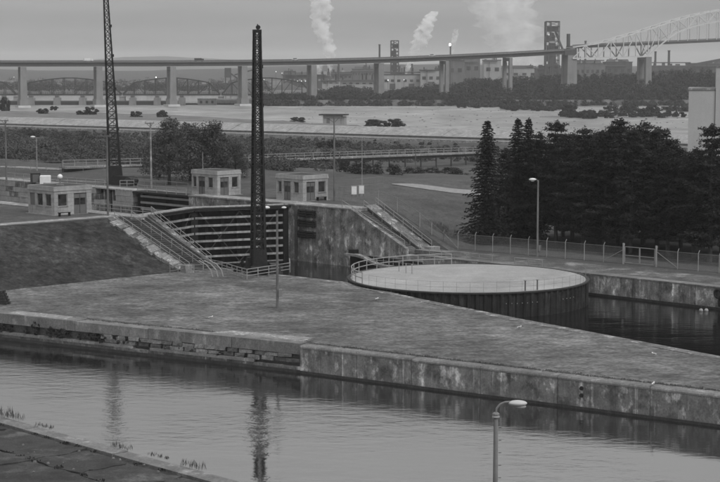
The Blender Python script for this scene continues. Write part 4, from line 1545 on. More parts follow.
# diagonal end braces
for a, c, z0, z1, lab in ((F_l, F_a, 1.9, .15, 'slanting pipe brace at the left end of the chain link fence'), (F_b, F_g0, .2, 1.7, 'slanting pipe brace on the left side of the fence gate'), (F_g1, F_c, 1.8, .15, 'slanting pipe brace on the right side of the fence gate')):
    b_ = MB().bar(Vector((0, 0, z0)), c - a + Vector((0, 0, z1)), .06)
    tag(b_.build('fence_brace', M_rail, None, a), lab, 'brace')
fg = empty('fence_gate', F_g0, 0, 'double leaf pipe gate with thick pale posts in the chain link fence', 'gate')
v_ = F_g1 - F_g0
for f in (0, 1):
    q = v_ * f
    MB().cyl(q + Vector((0, 0, -.1)), q + Vector((0, 0, 2.45)), .12, .12, 10).build('gate_post', M_rail, fg)
for f0, f1 in ((.045, .49), (.51, .955)):
    lf = MB()
    lf.bar(v_ * f0 + Vector((0, 0, 2.05)), v_ * f1 + Vector((0, 0, 2.05)), .07); lf.bar(v_ * f0 + Vector((0, 0, .2)), v_ * f1 + Vector((0, 0, .2)), .07)
    lf.bar(v_ * f0 + Vector((0, 0, 1.05)), v_ * f1 + Vector((0, 0, 1.05)), .07)
    lf.bar(v_ * f0 + Vector((0, 0, .2)), v_ * f0 + Vector((0, 0, 2.05)), .07); lf.bar(v_ * f1 + Vector((0, 0, .2)), v_ * f1 + Vector((0, 0, 2.05)), .09)
    lo = lf.build('leaf', M_rail, fg)
# fence climbing the bank right of the stairs
def hz(u, v): return Vector(L(u, v, h_right(u, v)))


fl_u, fl_v = UV(F_l)
fence_run('bank_fence', [F_l, hz(-147.5, 158.3), hz(-151, 157.8), hz(-154, 157.4)], 1.9, 'thin mesh fence climbing the grass bank beside the right steps', ext=False)

# upper area fences on the left
railing([P(0, 170.5, 5), P(62, 172.5, 5), P(104, 171.5, 5)], 1.9, 3.4, 3, .035, M_steel_grey, 'long thin wire fence across the scrub edge behind the left lockhouse', 'fence')
railing([P(134, 187, 5), P(188, 192, 5)], 1.3, 3.0, 2, .03, M_steel_grey, 'wire fence under the leafy tree, left of the small lockhouse', 'fence')
for (px0, py0, px1, py1, z, lab) in ((0, 178.0, 108, 183.0, ZU, 'pale kerb line'),):
    a, c = P(px0, py0, z), P(px1, py1, z)
    b_ = MB().bar(a + Vector((0, 0, .05)), c + Vector((0, 0, .05)), 1.0, .14)
    tag(b_.build('service_path', M_conc_pale), kind='structure')
a, c = P(0, 166.8, 5.0), P(60, 169.5, 5.0)
tag(MB().bar(a + Vector((0, 0, .03)), c + Vector((0, 0, .03)), 3.5, .14).build('service_road', M_conc_pale), kind='structure')

# curved pale path on the field
pts = [(392, 184.5), (399, 184.8), (412, 186.3), (430, 188.6), (452, 191), (475, 192.8), (500, 194.4)]
ww = [.15, .5, 1.0, 1.3, 1.25, 1.2, 1.2]


def ground_at(px, py):
    """march along the sight line to the right bank's surface"""
    d = ray(px, py)
    for k in range(150, 520):
        x, y, z = d.x * k, d.y * k, HC + d.z * k
        u, v = UV(Vector((x, y, 0)))
        if v > 151 and z <= h_right(u, v): return Vector((x, y, h_right(u, v)))
    return P(px, py, 0)


gp = [ground_at(*q) for q in pts]
b = MB()
for i in range(len(gp) - 1):
    for j in range(6):
        f0, f1 = j / 6, (j + 1) / 6
        a, c = gp[i].lerp(gp[i + 1], f0), gp[i].lerp(gp[i + 1], f1)
        d_ = (gp[min(i + 1, len(gp) - 1)] - gp[max(i - 1, 0)]) if f0 < .5 else (gp[min(i + 2, len(gp) - 1)] - gp[i])
        nn = Vector((0, 1, 0))
        w0 = (ww[i] * (1 - f0) + ww[i + 1] * f0) * 1.9; w1 = (ww[i] * (1 - f1) + ww[i + 1] * f1) * 1.9
        q = []
        for p_, w_ in ((a, w0), (c, w1)):
            for s in (-1, 1):
                x_ = p_ + nn * s * w_
                u_, v__ = UV(x_)
                q.append((x_.x, x_.y, h_right(u_, v__) + .07))
        b.add(q, [(0, 2, 3, 1)])
tag(b.build('field_path', M_path), kind='structure')

# ------------------------------------------------------------------ trestle (low service bridge) across the middle distance
T0, T1 = D(190, 163.2, 330.0), D(480, 152.5, 395.0)
tr = empty('trestle_bridge', T0, 0, 'long low railed trestle crossing the scrub behind the lockhouses', 'bridge')
v_ = T1 - T0
kn = 34
MB().bar(Vector((0, 0, 0)), v_, 2.2, .35).build('deck', M_conc_pale, tr)
MB().bar(Vector((0, -1.15, -.45)), v_ + Vector((0, -1.15, -.45)), .25, .6).build('girder', M_steel_black, tr)
pmesh = MB().box((0, -1.0, -2.2), (.32, .5, 4.2)).mesh('pier', M_steel_dark)
rmesh = MB().box((0, -1.1, .75), (.12, .12, 1.2)).mesh('rail_post', M_rail)
for k in range(kn + 1):
    place('rail_post', rmesh, tr, v_ * (k / kn))
    if k % 2 == 0: place('pier', pmesh, tr, v_ * (k / kn))
for z in (1.3, .8):
    MB().bar(Vector((0, -1.1, z)), v_ + Vector((0, -1.1, z)), .1, .1).build('rail', M_rail, tr)
# second, lower walkway to the left behind the mast
T2, T3 = D(64, 167.5, 290.0), D(190, 163.5, 330.0)
tr2 = empty('trestle_bridge', T2, 0, 'left stretch of low dark trestle behind the leafy tree and leaning mast', 'bridge')
v_ = T3 - T2
MB().bar(Vector((0, 0, 0)), v_, 2.0, .3).build('deck', M_conc_pale, tr2)
MB().bar(Vector((0, -1.05, -.42)), v_ + Vector((0, -1.05, -.42)), .25, .55).build('girder', M_steel_black, tr2)
for k in range(13):
    place('rail_post', rmesh, tr2, v_ * (k / 12))
    if k % 2 == 0: place('pier', pmesh, tr2, v_ * (k / 12))
for z in (1.3, .8):
    MB().bar(Vector((0, -1.05, z)), v_ + Vector((0, -1.05, z)), .1, .1).build('rail', M_rail, tr2)

# small flat roofed hut on the rapids' shore
p = P(333, 128.5, -1.0)
hut = empty('shore_hut', P(333, 124.5, -1.0), R(-12), 'small pale hut with a dark flat roof, alone on the bright river flats', 'building')
MB().box((0, 0, 1.8), (7.5, 5, 4.4)).build('wall', M_mill_pale, hut)
MB().box((.4, -.2, 4.2), (11.5, 6.5, .6)).build('roof', M_roof, hut)
MB().box((4.6, 0, 1.7), (1.6, 4.4, 3.6)).build('porch', M_mill_pale, hut)
MB().box((-1.5, -2.52, 1.4), (1.4, .08, 2.6)).build('door', M_door, hut)

# ------------------------------------------------------------------ concrete building at the right
tb = empty('concrete_building', D(686, 235, 262), R(-11.5), 'tall plain pale concrete building rising behind the trees at the right edge', 'building')
o_ = tb.location.copy()
W1 = (712 - 686) / FPX * 262
z1 = D(690, 90, 262).z - o_.z; z2 = D(715, 67, 262).z - o_.z
MB().box((W1 / 2, 8, z1 / 2), (W1, 16, z1)).build('low_block', M_bldg, tb)
MB().box((W1 / 2, 8, z1 + .15), (W1 + .25, 16.2, .3)).build('parapet', M_conc_pale, tb)
MB().box((W1 + 8.05, 8, z2 / 2), (16, 16.4, z2)).build('high_block', M_bldg, tb)
MB().box((W1 + 8.05, 8, z2 + .15), (16.2, 16.6, .3)).build('parapet', M_conc_pale, tb)

# ------------------------------------------------------------------ high road bridge
BP0 = Vector((-224.0, 1133.0, 0)); BD = Vector((47.5, 17.75, 0))
bdir = BD.normalized(); bnor = Vector((bdir.y, -bdir.x, 0))      # towards the viewer
brz = math.atan2(bdir.y, bdir.x)


def bp(k): return BP0 + BD * k


def sof(k):
    """soffit height of the girders along the bridge"""
    ks = [-4, -2, 0, 1, 2, 3, 4, 5, 6, 7, 8, 9.26, 12]
    zs = [24.2, 23.8, 23.7, 23.8, 23.9, 24.3, 25.0, 26.3, 28.2, 30.5, 33.2, 36.4, 40.5]
    for i in range(len(ks) - 1):
        if ks[i] <= k <= ks[i + 1]:
            f = (k - ks[i]) / (ks[i + 1] - ks[i])
            return zs[i] + (zs[i + 1] - zs[i]) * f
    return zs[-1] if k > 0 else zs[0]


M_foot = mat('pier_footing', 0.42, .15, .3, .9)
hb = empty('road_bridge', bp(0), brz, 'long high girder road bridge on tall concrete piers, spanning the river and rapids', 'bridge')
SP = BD.length


def hx_(k): return k * SP


for k in range(-4, 8):
    sub = 3
    for q in range(sub):
        k0, k1 = k + q / sub, k + (q + 1) / sub
        x0, x1, z0, z1 = hx_(k0), hx_(k1), sof(k0), sof(k1)
        if q == 0: gb, db, rb = MB(), MB(), MB()
        for y in (-4.2, 4.2):
            gb.bar((x0, y, z0 + 1.3), (x1, y, z1 + 1.3), .6, 2.6)
        db.bar((x0, 0, z0 + 2.85), (x1, 0, z1 + 2.85), 11.5, .5)
        rb.bar((x0, -5.7, z0 + 3.6), (x1, -5.7, z1 + 3.6), .12, .35)
        rb.bar((x0, -5.7, z0 + 4.15), (x1, -5.7, z1 + 4.15), .12, .14)
        rb.bar((x0, 5.7, z0 + 3.6), (x1, 5.7, z1 + 3.6), .12, .9)
    for q in range(17):
        kk = k + q / 17
        rb.box((hx_(kk), -5.7, sof(kk) + 3.6), (.25, .2, 1.3))
        if q < 16: gb.box((hx_(kk), -4.55, sof(kk) + 1.3), (.2, .12, 2.5))
    gb.build('girder', M_hsteel, hb)
    db.build('deck', M_hrail, hb)
    rb.build('parapet_rail', M_hrail, hb)
for k in list(range(-4, 8)):
    zb = -4.2
    zt = sof(k) - .2
    pier = MB()
    cw_, cy_ = (4.6, 3.9) if k < 6 else (2.7, 5.0)
    for y in (-cy_, cy_):
        pier.box((hx_(k), y, (zt + zb) / 2), (cw_, 2.6, zt - zb), 0, .86)
    o_ = pier.build('pier', M_hconc, hb)
    MB().box((hx_(k), 0, zt - 1.3), (cw_ * .85, cy_ * 2 - 2.5, 2.5)).build('cross_beam', M_hconc, o_)
    if k < 4: MB().box((hx_(k), 0, -3.2), (8.6, 14.5, 2.4), 0, .95).build('footing', M_foot, o_)
    if k < 4: MB().box((hx_(k), 0, .0), (5.6, 11.5, 4.0), 0, .97).build('pier_base', M_hconc, o_)
# anchor pier at the arch
z8 = sof(8)
ap = MB()
for y in (-3.7, 3.7):
    ap.box((hx_(8), y, z8 / 2 - 2), (8.6, 3.4, z8 + 4), 0, .86)
o_ = ap.build('anchor_pier', M_hconc, hb)
MB().box((hx_(8), 0, z8 / 2 - 2), (7.0, 4.2, z8 + 3)).build('wall', M_hconc, o_)
MB().box((hx_(8) - 1.5, -4.8, z8 + 1.5), (10, 1.2, 4.6)).build('abutment', M_hsteel, o_)
# chimney-like lighting tower above the pier (sits on it)
MB().box((hx_(8) + 1.2, 4.0, z8 + 7.5), (2.0, 2.0, 15.0)).build('tower', M_mill_dark, o_)

# white steel arch
ar = empty('arch_bridge', bp(8), brz, 'pale steel trussed arch carrying the road bridge off the right edge', 'bridge')


def ax(k): return (k - 8) * SP


K1, KM = 9.26, 10.6                      # pier, crown
K2 = 2 * KM - K1


def zpx(k, py):
    p = bp(k)
    return HC + (68 - py) / FPX * p.y


def top_z(k):
    kk = k if k <= KM else 2 * KM - k
    pts_ = [(8.0, 47.5), (8.5, 43), (9.26, 30), (9.6, 23.5), (9.9, 18.5), (10.2, 14), (10.6, 9.8)]
    for i in range(len(pts_) - 1):
        if pts_[i][0] <= kk <= pts_[i + 1][0]:
            f = (kk - pts_[i][0]) / (pts_[i + 1][0] - pts_[i][0])
            return zpx(min(k, 99) if k <= KM else 2 * KM - k, pts_[i][1] + (pts_[i + 1][1] - pts_[i][1]) * f)
    return zpx(8, 47.5)


def bot_z(k):
    kk = k if k <= KM else 2 * KM - k
    pts_ = [(8.0, 58.5), (9.0, 57), (9.26, 56.5), (9.5, 43), (9.75, 33), (10.0, 27.5), (10.3, 23.5), (10.6, 21)]
    for i in range(len(pts_) - 1):
        if pts_[i][0] <= kk <= pts_[i + 1][0]:
            f = (kk - pts_[i][0]) / (pts_[i + 1][0] - pts_[i][0])
            return zpx(kk, pts_[i][1] + (pts_[i + 1][1] - pts_[i][1]) * f)
    return zpx(8, 58.5)


def deck_z(k): return zpx(8, 46.2) + (k - 8) * (zpx(10.6, 39.5) - zpx(8, 46.2)) / 2.6 - max(0, k - 10.6) * .8


nodes = [8 + (K1 - 8) * i / 6 for i in range(7)] + [K1 + (KM - K1) * i / 8 for i in range(1, 9)]
nodes += [2 * KM - k for k in nodes[:-1]][::-1]
for y in (-5.5, 5.5):
    tc_, bc_, vb_, wb_, hg_ = MB(), MB(), MB(), MB(), MB()
    for i in range(len(nodes) - 1):
        k0, k1 = nodes[i], nodes[i + 1]
        tc_.bar((ax(k0), y, top_z(k0)), (ax(k1), y, top_z(k1)), .85, .9)
        bc_.bar((ax(k0), y, bot_z(k0)), (ax(k1), y, bot_z(k1)), .85, .9)
        if i % 2 == 0: wb_.bar((ax(k0), y, bot_z(k0)), (ax(k1), y, top_z(k1)), .65)
        else: wb_.bar((ax(k0), y, top_z(k0)), (ax(k1), y, bot_z(k1)), .65)
        if 0 < i: MB().bar((ax(k0), y, bot_z(k0)), (ax(k0), y, top_z(k0)), .65).build('vertical', M_arch, ar)
        if K1 + .3 < k0 < K2 - .3 and bot_z(k0) > deck_z(k0): MB().bar((ax(k0), y, deck_z(k0)), (ax(k0), y, bot_z(k0)), .5).build('hanger', M_arch, ar)
    tc_.build('top_chord', M_arch, ar); bc_.build('lower_chord', M_arch, ar); wb_.build('diagonal_bracing', M_arch, ar)
wb_ = MB()
for i in range(0, len(nodes)):
    k0 = nodes[i]
    wb_.bar((ax(k0), -5.5, top_z(k0)), (ax(k0), 5.5, top_z(k0)), .35)
    if i < len(nodes) - 1: wb_.bar((ax(k0), -5.5, top_z(k0)), (ax(nodes[i + 1]), 5.5, top_z(nodes[i + 1])), .25)
wb_.build('wind_bracing', M_arch, ar)
dk = MB(); dr_ = MB()
for i in range(len(nodes) - 1):
    k0, k1 = nodes[i], nodes[i + 1]
    dk.bar((ax(k0), 0, deck_z(k0) - .9), (ax(k1), 0, deck_z(k1) - .9), 10, 1.9)
    dr_.bar((ax(k0), -5.1, deck_z(k0) + .6), (ax(k1), -5.1, deck_z(k1) + .6), .15, .7)
dk.build('deck', M_hsteel, ar); dr_.build('parapet_rail', M_hrail, ar)
for kk in (K1, K2):
    pb = MB()
    zt = bot_z(kk) - .3
    for y in (-5.2, 5.2):
        pb.box((ax(kk), y, zt / 2 - 2), (5.2, 3.4, zt + 4), 0, .92)
    o_ = pb.build('pier', M_hconc, ar)
    MB().box((ax(kk), 0, zt - 1.2), (4.6, 7.0, 2.0)).build('cross_beam', M_hconc, o_)
    MB().box((ax(kk), 0, zt * .45), (4.0, 7.0, 1.4)).build('cross_beam', M_hconc, o_)

# vehicles on the deck
def truck(k, label, shade, kind, lane=-2.6):
    p = bp(k) + bnor * (-lane)
    t = empty('vehicle', p + Vector((0, 0, sof(k) + 3.1)), brz, label, 'truck' if kind == 'truck' else 'car')
    t.rotation_euler.y = -math.atan2(sof(k + .2) - sof(k - .2), SP * .4)
    if kind == 'truck':
        MB().box((-.6, 0, 1.55), (4.6, 2.1, 1.7)).build('cargo_box', shade, t)
        MB().box((2.6, 0, 1.25), (1.5, 2.0, 1.5), 0, .9).build('cab', shade, t)
        MB().box((3.02, 0, 1.6), (.6, 1.8, .5)).build('windscreen', M_glass, t)
        wx_ = (-2.2, 2.3)
    else:
        MB().box((0, 0, .75), (4.4, 1.8, .8), 0, .95).build('body', shade, t)
        MB().box((-.2, 0, 1.4), (2.5, 1.65, .65), 0, .8).build('cabin', M_glass, t)
        wx_ = (-1.4, 1.4)
    for x_ in wx_:
        for y_ in (-1.0, 1.0):
            MB().cyl((x_, y_ - .12, .4), (x_, y_ + .12, .4), .42, .42, 10).build('wheel', M_tyre, t)
    return t


truck(.86, 'white box truck on the high bridge left of the leaning mast', M_white, 'truck')
truck(2.37, 'dark truck on the high bridge between the two masts', M_steel_dark, 'truck')
truck(3.78, 'small white car on the high bridge right of the gate mast', M_white, 'car', 3.2)
truck(5.84, 'white car near the middle of the high bridge, by the steam', M_white, 'car', 3.2)

# ------------------------------------------------------------------ railway truss bridge and the dam below it
YT = 1300.0


def camelback(px0, px1, label, full=True):
    a, c = D(px0, 94.5, YT), D(px1, 94.5, YT)
    ln_ = (c - a).length
    t = empty('truss_span', a, math.atan2(c.y - a.y, c.x - a.x), label, 'bridge', 'camelback truss spans of the railway bridge')
    n = 9
    hts = [0, 8.6, 10.2, 11.4, 12.2, 12.2, 11.4, 10.2, 8.6, 0]
    for nm, y in (('near', -2.8), ('far', 2.8)):
        b1, b2, b3 = MB(), MB(), MB()
        for i in range(n):
            x0, x1 = ln_ * i / n, ln_ * (i + 1) / n
            b1.bar((x0, y, hts[i] + .4), (x1, y, hts[i + 1] + .4), .8)
            if 0 < i: MB().bar((x0, y, .4), (x0, y, hts[i] + .4), .5).build('post', M_truss, t)
            if 0 < i < n - 1:
                if i < n / 2: b3.bar((x0, y, hts[i] + .4), (x1, y, .4), .28)
                else: b3.bar((x0, y, .4), (x1, y, hts[i + 1] + .4), .28)
        b1.build('top_chord', M_truss, t); b3.build('diagonal_bracing', M_truss, t)
    MB().box((ln_ / 2, 0, 0), (ln_, 6.4, 1.3)).build('deck', M_truss, t)
    b1 = MB()
    for i in range(46):
        b1.box((ln_ * (i + .5) / 46, -3.1, 1.3), (.25, .2, 1.5))
    b1.bar((0, -3.1, 2.0), (ln_, -3.1, 2.0), .15)
    b1.build('side_rail', M_truss, t)
    b1 = MB()
    for i in range(1, n):
        b1.bar((ln_ * i / n, -2.8, hts[i] + .4), (ln_ * i / n, 2.8, hts[i] + .4), .4)
    b1.build('sway_bracing', M_truss, t)
    return t


camelback(-82, 16, 'dark camelback truss span at the left edge, under the high bridge')
camelback(18, 121.5, 'dark camelback truss span crossed by the leaning mast, under the high bridge')
camelback(123.5, 220, 'dark camelback truss span between the two masts')
camelback(222, 312, 'dark camelback truss span crossed by the gate mast, ending at the wooded shore')
for px, lab in ((17, 'leftmost stone pier under the railway trusses'), (122.5, 'stone pier under the railway trusses beside the leaning mast'), (221, 'stone pier under the railway trusses left of the gate mast'), (312, 'rightmost stone pier under the railway trusses, by the shore')):
    p = D(px, 95.5, YT)
    t = empty('truss_pier', Vector((p.x, YT, -3.0)), 0, lab, 'pier')
    MB().box((0, 0, (p.z + 2.4) / 2), (4.4, 8, p.z + 2.2), 0, .85).build('shaft', M_hconc, t)
    MB().box((0, 0, p.z + 2.25), (4.6, 7.6, .5)).build('cap', M_hconc, t)

# gated control dam: pale piers with dark steel gates between
YD = 1210.0
pxs = [-44, -20, 4.5, 31.5, 57.5, 83, 108.5, 133, 157.5, 182]
dam = empty('control_dam', D(4.5, 104, YD), 0, 'low dam across the river with dark steel gates between pale concrete piers', 'dam')
do = dam.location.copy()
M_damgate = mat('dam_gate', .022, .2, .2, .9)
for i, px in enumerate(pxs):
    p = D(px, 105, YD) - do
    top = D(px, 97.4, YD).z - do.z
    base = -4.4 - do.z
    MB().box((p.x, 0, (top + base) / 2), (4.6, 9, top - base), 0, .92).build('pier', M_hconc, dam)
    MB().box((p.x, -1, top + .8), (2.6, 4, 1.5)).build('hoist_house', M_mill_mid, dam)
    if i < len(pxs) - 1:
        q = D(pxs[i + 1], 105, YD) - do
        zt = D(px, 101.2, YD).z - do.z; zb = D(px, 105.2, YD).z - do.z
        MB().box(((p.x + q.x) / 2, 1.0, (zt + zb) / 2 - .6), (q.x - p.x - 4.4, .8, zt - zb + 1.2)).build('gate', M_damgate, dam)
        MB().box(((p.x + q.x) / 2, 2.4, zt + .25), (q.x - p.x - 4.0, 2.0, .4)).build('walkway', M_mill_mid, dam)
p = D(207, 101, YD)
ab = empty('dam_abutment', p, 0, 'blocky concrete power house wall at the right end of the dam', 'building')
MB().box((0, 2, -1.2), (13, 8, 5.4)).build('wall', M_hconc, ab); MB().box((0, 2, 1.7), (13.5, 8.5, .5)).build('cap', M_conc_pale, ab)
for k in range(3): MB().box((-4 + 4 * k, -2.05, -.6), (1.6, .2, 1.8)).build('opening', M_damgate, ab)
p = D(232, 101, YD + 20)
ab = empty('low_embankment', p, 0, 'low grey embankment between the dam and the wooded shore', 'embankment')
MB().prism([(-18, -4), (26, -6), (30, 14), (-16, 12)], -4, [1.0, .6, 1.6, 1.4]).build('bank', mat('emb', .075, .3, .2, 1.0, fine=.3, fine_scale=.8), ab)

# ------------------------------------------------------------------ steelworks beyond the far shore
def mill(px0, px1, yt, yb, Y, m, label, rooftype='flat', wins=0, dep=30, doors=0, winm=None):
    a, c = D(px0, yb, Y), D(px1, yb, Y)
    h = D(px0, yt, Y).z - a.z
    w_ = c.x - a.x
    t = empty('mill_building', Vector(((a.x + c.x) / 2, Y, a.z)), 0, label, 'building')
    MB().box((0, dep / 2, h / 2 - 4), (w_, dep, h + 8)).build('wall', m, t)
    if rooftype == 'flat':
        MB().box((0, dep / 2, h + .4), (w_ + .8, dep + .8, .9)).build('roof', M_mill_dark if m is not M_mill_dark else M_mill_mid, t)
    else:
        MB().prism([(-w_ / 2 - .5, -.5), (w_ / 2 + .5, -.5), (w_ / 2 + .5, dep + .5), (-w_ / 2 - .5, dep + .5)], h - .2, h + .6).build('roof', M_mill_dark, t)
        MB().box((0, dep / 2, h + 2.0), (w_ * .85, dep * .35, 2.6), 0, .9).build('roof_monitor', M_mill_mid, t)
    for i in range(wins):
        x = -w_ / 2 + w_ * (i + .5) / wins
        MB().box((x, -.1, h * .62), (w_ / wins * .5, .25, h * .16)).build('window', winm or M_glass, t)
    gg = random.Random(int(px0 * 7 + Y))
    for i in range(gg.randint(3, 6)):
        x, hh_ = gg.uniform(-.45, .45) * w_, gg.uniform(1.5, 6)
        if gg.random() < .5: MB().cyl((x, gg.uniform(2, dep * .5), h), (x, 4, h + hh_ + 2), .7, .6, 8).build('roof_stack', M_mill_dark, t)
        else: MB().box((x, gg.uniform(3, dep * .5), h + hh_ * .4), (gg.uniform(2, 6), 4, hh_), 0, .9).build('roof_plant', gg.choice((M_mill_dark, M_mill_mid, M_mill_pale)), t)
    zp = h * gg.uniform(.8, 1.25)
    MB().cyl((-w_ * .55, -1.4, zp), (w_ * gg.uniform(.2, .6), -1.4, zp), .6, .6, 7).build('pipe', M_mill_dark, t)
    MB().bar((-w_ * .2, -1.4, 0), (-w_ * .2, -1.4, zp), .5).build('pipe_rack', M_mill_dark, t)
    for i in range(doors):
        x = -w_ / 2 + w_ * (i + .5) / doors
        MB().box((x, -.1, h * .22), (w_ / doors * .3, .25, h * .42)).build('door', M_mill_dark, t)
    return t


def chimney(px, yt, yb, Y, wpx, label, m=None):
    a, c = D(px, yb, Y), D(px, yt, Y)
    r = wpx / FPX * Y / 2
    t = empty('chimney', a, 0, label, 'chimney')
    MB().cyl((0, 0, -6), (0, 0, c.z - a.z), r * 1.1, r * .9, 12).build('shaft', m or M_mill_dark, t)
    MB().cyl((0, 0, c.z - a.z - .8), (0, 0, c.z - a.z + .4), r * 1.1, r * 1.1, 12).build('rim', M_mill_dark, t)
    return t


YF = 1900.0
mill(383, 421, 74.8, 90, 1750, M_mill_pale, 'broad pale mill hall with dark windows behind the shore trees', wins=6, doors=2)
mill(420.5, 441.5, 70.5, 90, 1740, M_mill_pale, 'taller pale mill hall left of a bridge pier, beside the broad one', wins=3, doors=1)
mill(447.5, 463.8, 60.5, 86, 1950, M_mill_mid, 'dark square works block right of the flare stack', wins=2)
mill(464.5, 480, 58.5, 84, 2050, M_mill_mid, 'dark works block under the bridge, second right of the flare stack', wins=2)
mill(484, 501, 60.2, 84, 2000, M_mill_pale, 'pale hazy works block between two bridge piers', wins=2)
mill(503, 537, 68, 84, 2100, M_mill_pale, 'wide pale hall in front of the blast furnace steam', 'monitor', wins=4)
mill(537, 562, 68.5, 84, 1950, M_mill_dark, 'dark low hall at the foot of the blast furnace', 'monitor', wins=3)
mill(575, 605, 63.5, 84, 1950, M_mill_mid, 'long dark hall right of the great bridge pier', 'monitor', wins=6)
mill(606, 632, 62.0, 84, 1980, M_mill_dark, 'dark hall with a raised roof left of the arch pier', 'monitor', wins=4)
mill(652, 690, 66.0, 82, 2050, M_mill_dark, 'long low dark shed under the arch', 'flat', wins=6)
mill(690, 730, 63.5, 82, 2060, M_mill_dark, 'low dark shed at the right edge under the arch', 'flat', wins=5)
mill(313, 330, 76, 86, 1800, M_mill_dark, 'small dark works hall left of the second steam column', wins=4, winm=M_offwhite)
mill(331, 352, 72.5, 84, 1950, M_mill_mid, 'grey works hall below the left steam column', wins=5)
mill(352, 377, 69, 82, 2150, M_mill_mid, 'far grey works hall with many bays under the bridge', 'monitor', wins=9)
mill(322, 340, 81, 86, 1650, M_mill_pale, 'low pale shed among the shore trees on the left', wins=3)
mill(341, 374, 80.5, 88, 1700, M_mill_pale, 'low long pale shed above the shore trees', wins=5)
mill(283, 312, 75, 88, 1900, M_mill_dark, 'dark works shed right of the gate mast', 'monitor', wins=6, winm=M_offwhite)
mill(199, 211, 84.5, 88, 1900, M_mill_pale, 'long low white shed on the far plain under the truss', wins=3)
for i, (px, yt, yb, Y, w_, lab) in enumerate(((379.5, 44.5, 86, 1900, 2.0, 'thin dark chimney left of the lattice furnace tower'),
                                       (585, 41, 84, 2000, 2.2, 'thin dark chimney just right of the great bridge pier'),
                                       (655, 51.5, 80, 2100, 2.3, 'left one of two dark chimneys under the arch'), (668.5, 50.5, 80, 2100, 2.6, 'right one of two dark chimneys under the arch'),
                                       (338.7, 62, 84, 1850, 2.0, 'short dark chimney by the left steam column'), (399.7, 66, 86, 1800, 1.6, 'short dark chimney below the lattice furnace tower'),
                                       (412, 64, 86, 1800, 1.8, 'short dark chimney beside the right steam column'))):
    chimney(px, yt, yb, Y, w_, lab)
# flare stack
t = chimney(450.3, 46, 84, 1900, 1.6, 'thin flare stack with a bright flame at its tip')
t.name = 'flare_stack'
zf = D(450.3, 46, 1900).z - t.location.z
b_ = MB().ball((-.6, 0, zf + 1.6), .85, 10, 8, (1.1, 1, 1.7))
b_.build('flame', M_flame, t, smooth=True)


def furnace(px0, px1, yt, yb, Y, label, spout=True):
    a, c = D(px0, yb, Y), D(px1, yt, Y)
    w_, h = c.x - a.x, c.z - a.z
    t = empty('furnace_tower', Vector(((a.x + c.x) / 2, Y, a.z)), 0, label, 'furnace')
    fr = MB(); fl_ = MB(); br = MB()
    for sx in (-.5, -.12, .5):
        for sy in (-.4, .4):
            fr.bar((sx * w_, sy * w_, -8), (sx * w_, sy * w_, h), 1.5 if sx == -.5 else 1.0)
    nlev = 12
    for i in range(nlev):
        z = h * (.12 + .88 * i / (nlev - 1))
        fl_.box((0, 0, z), (w_ * 1.06, w_ * .9, .8))
        if i < nlev - 1:
            z1_ = h * (.12 + .88 * (i + 1) / (nlev - 1))
            br.bar((-w_ / 2, -w_ * .42, z), (w_ / 2, -w_ * .42, z1_), .5); br.bar((w_ / 2, -w_ * .42, z), (-w_ / 2, -w_ * .42, z1_), .5)
    fr.build('columns', M_mill_dark, t); fl_.build('floors', M_mill_dark, t); br.build('bracing', M_mill_dark, t)
    for z0_, z1_, sx_, ox_ in ((.16, .30, .92, 0), (.34, .46, .70, -.1), (.50, .60, .80, .05), (.66, .78, .62, -.12), (.84, .92, .8, .05)):
        MB().box((ox_ * w_, .1 * w_, h * (z0_ + z1_) / 2), (sx_ * w_, .6 * w_, h * (z1_ - z0_))).build('cladding_panel', M_mill_dark, t)
    MB().cyl((0, 0, -5), (0, 0, h * .62), w_ * .36, w_ * .28, 14).build('stack', M_mill_dark, t)
    MB().cyl((0, 0, h * .62), (0, 0, h * .82), w_ * .28, w_ * .12, 14).build('top_cone', M_mill_dark, t)
    if spout:
        MB().tube([(w_ * .2, 0, h * .86), (w_ * .65, 0, h * .62), (w_ * 1.05, 0, h * .42), (w_ * 1.25, 0, h * .28), (w_ * 1.25, 0, h * .05)], 1.3, 8).build('downcomer', M_mill_dark, t)
        MB().bar((-w_ * .5, 0, h), (w_ * .52, 0, h), 1.0, 1.6).build('top_beam', M_mill_dark, t)
        for z in (.66, .52):
            MB().box((-.05 * w_, -w_ * .47, h * z), (w_ * .42, .4, 2.0)).build('cladding', M_mill_pale, t)
    return t


furnace(545, 559, 21.5, 82, 1950, 'tall dark blast furnace tower with a sloping pipe, left of the great pier')
furnace(391, 398.5, 40.5, 86, 1850, 'slim dark lattice furnace tower between two steam columns', False)
# coal hopper with conveyors and a stock pile behind the truss
a = D(228, 78, 1600)
t = empty('coal_hopper', a, 0, 'dark square hopper tower with sloping conveyors behind the truss', 'hopper')
MB().box((0, 0, 5), (6, 6, 9), 0, .95).build('bin', M_mill_dark, t)
for s in (-2.4, 2.4):
    for q in (-2.4, 2.4): MB().bar((s, q, -12), (s, q, 1), .6).build('leg', M_mill_dark, t)
MB().bar((3, 0, 4), (14, 0, -4), 1.4).build('conveyor', M_mill_dark, t)
MB().bar((6, 3, 3), (28, 3, 9), 1.2).build('conveyor', M_mill_dark, t)
MB().bar((14, 0, -4), (14, 0, -14), .7).build('trestle_leg', M_mill_dark, t)
MB().bar((26, 3, 8.5), (26, 3, -14), .7).build('trestle_leg', M_mill_dark, t)
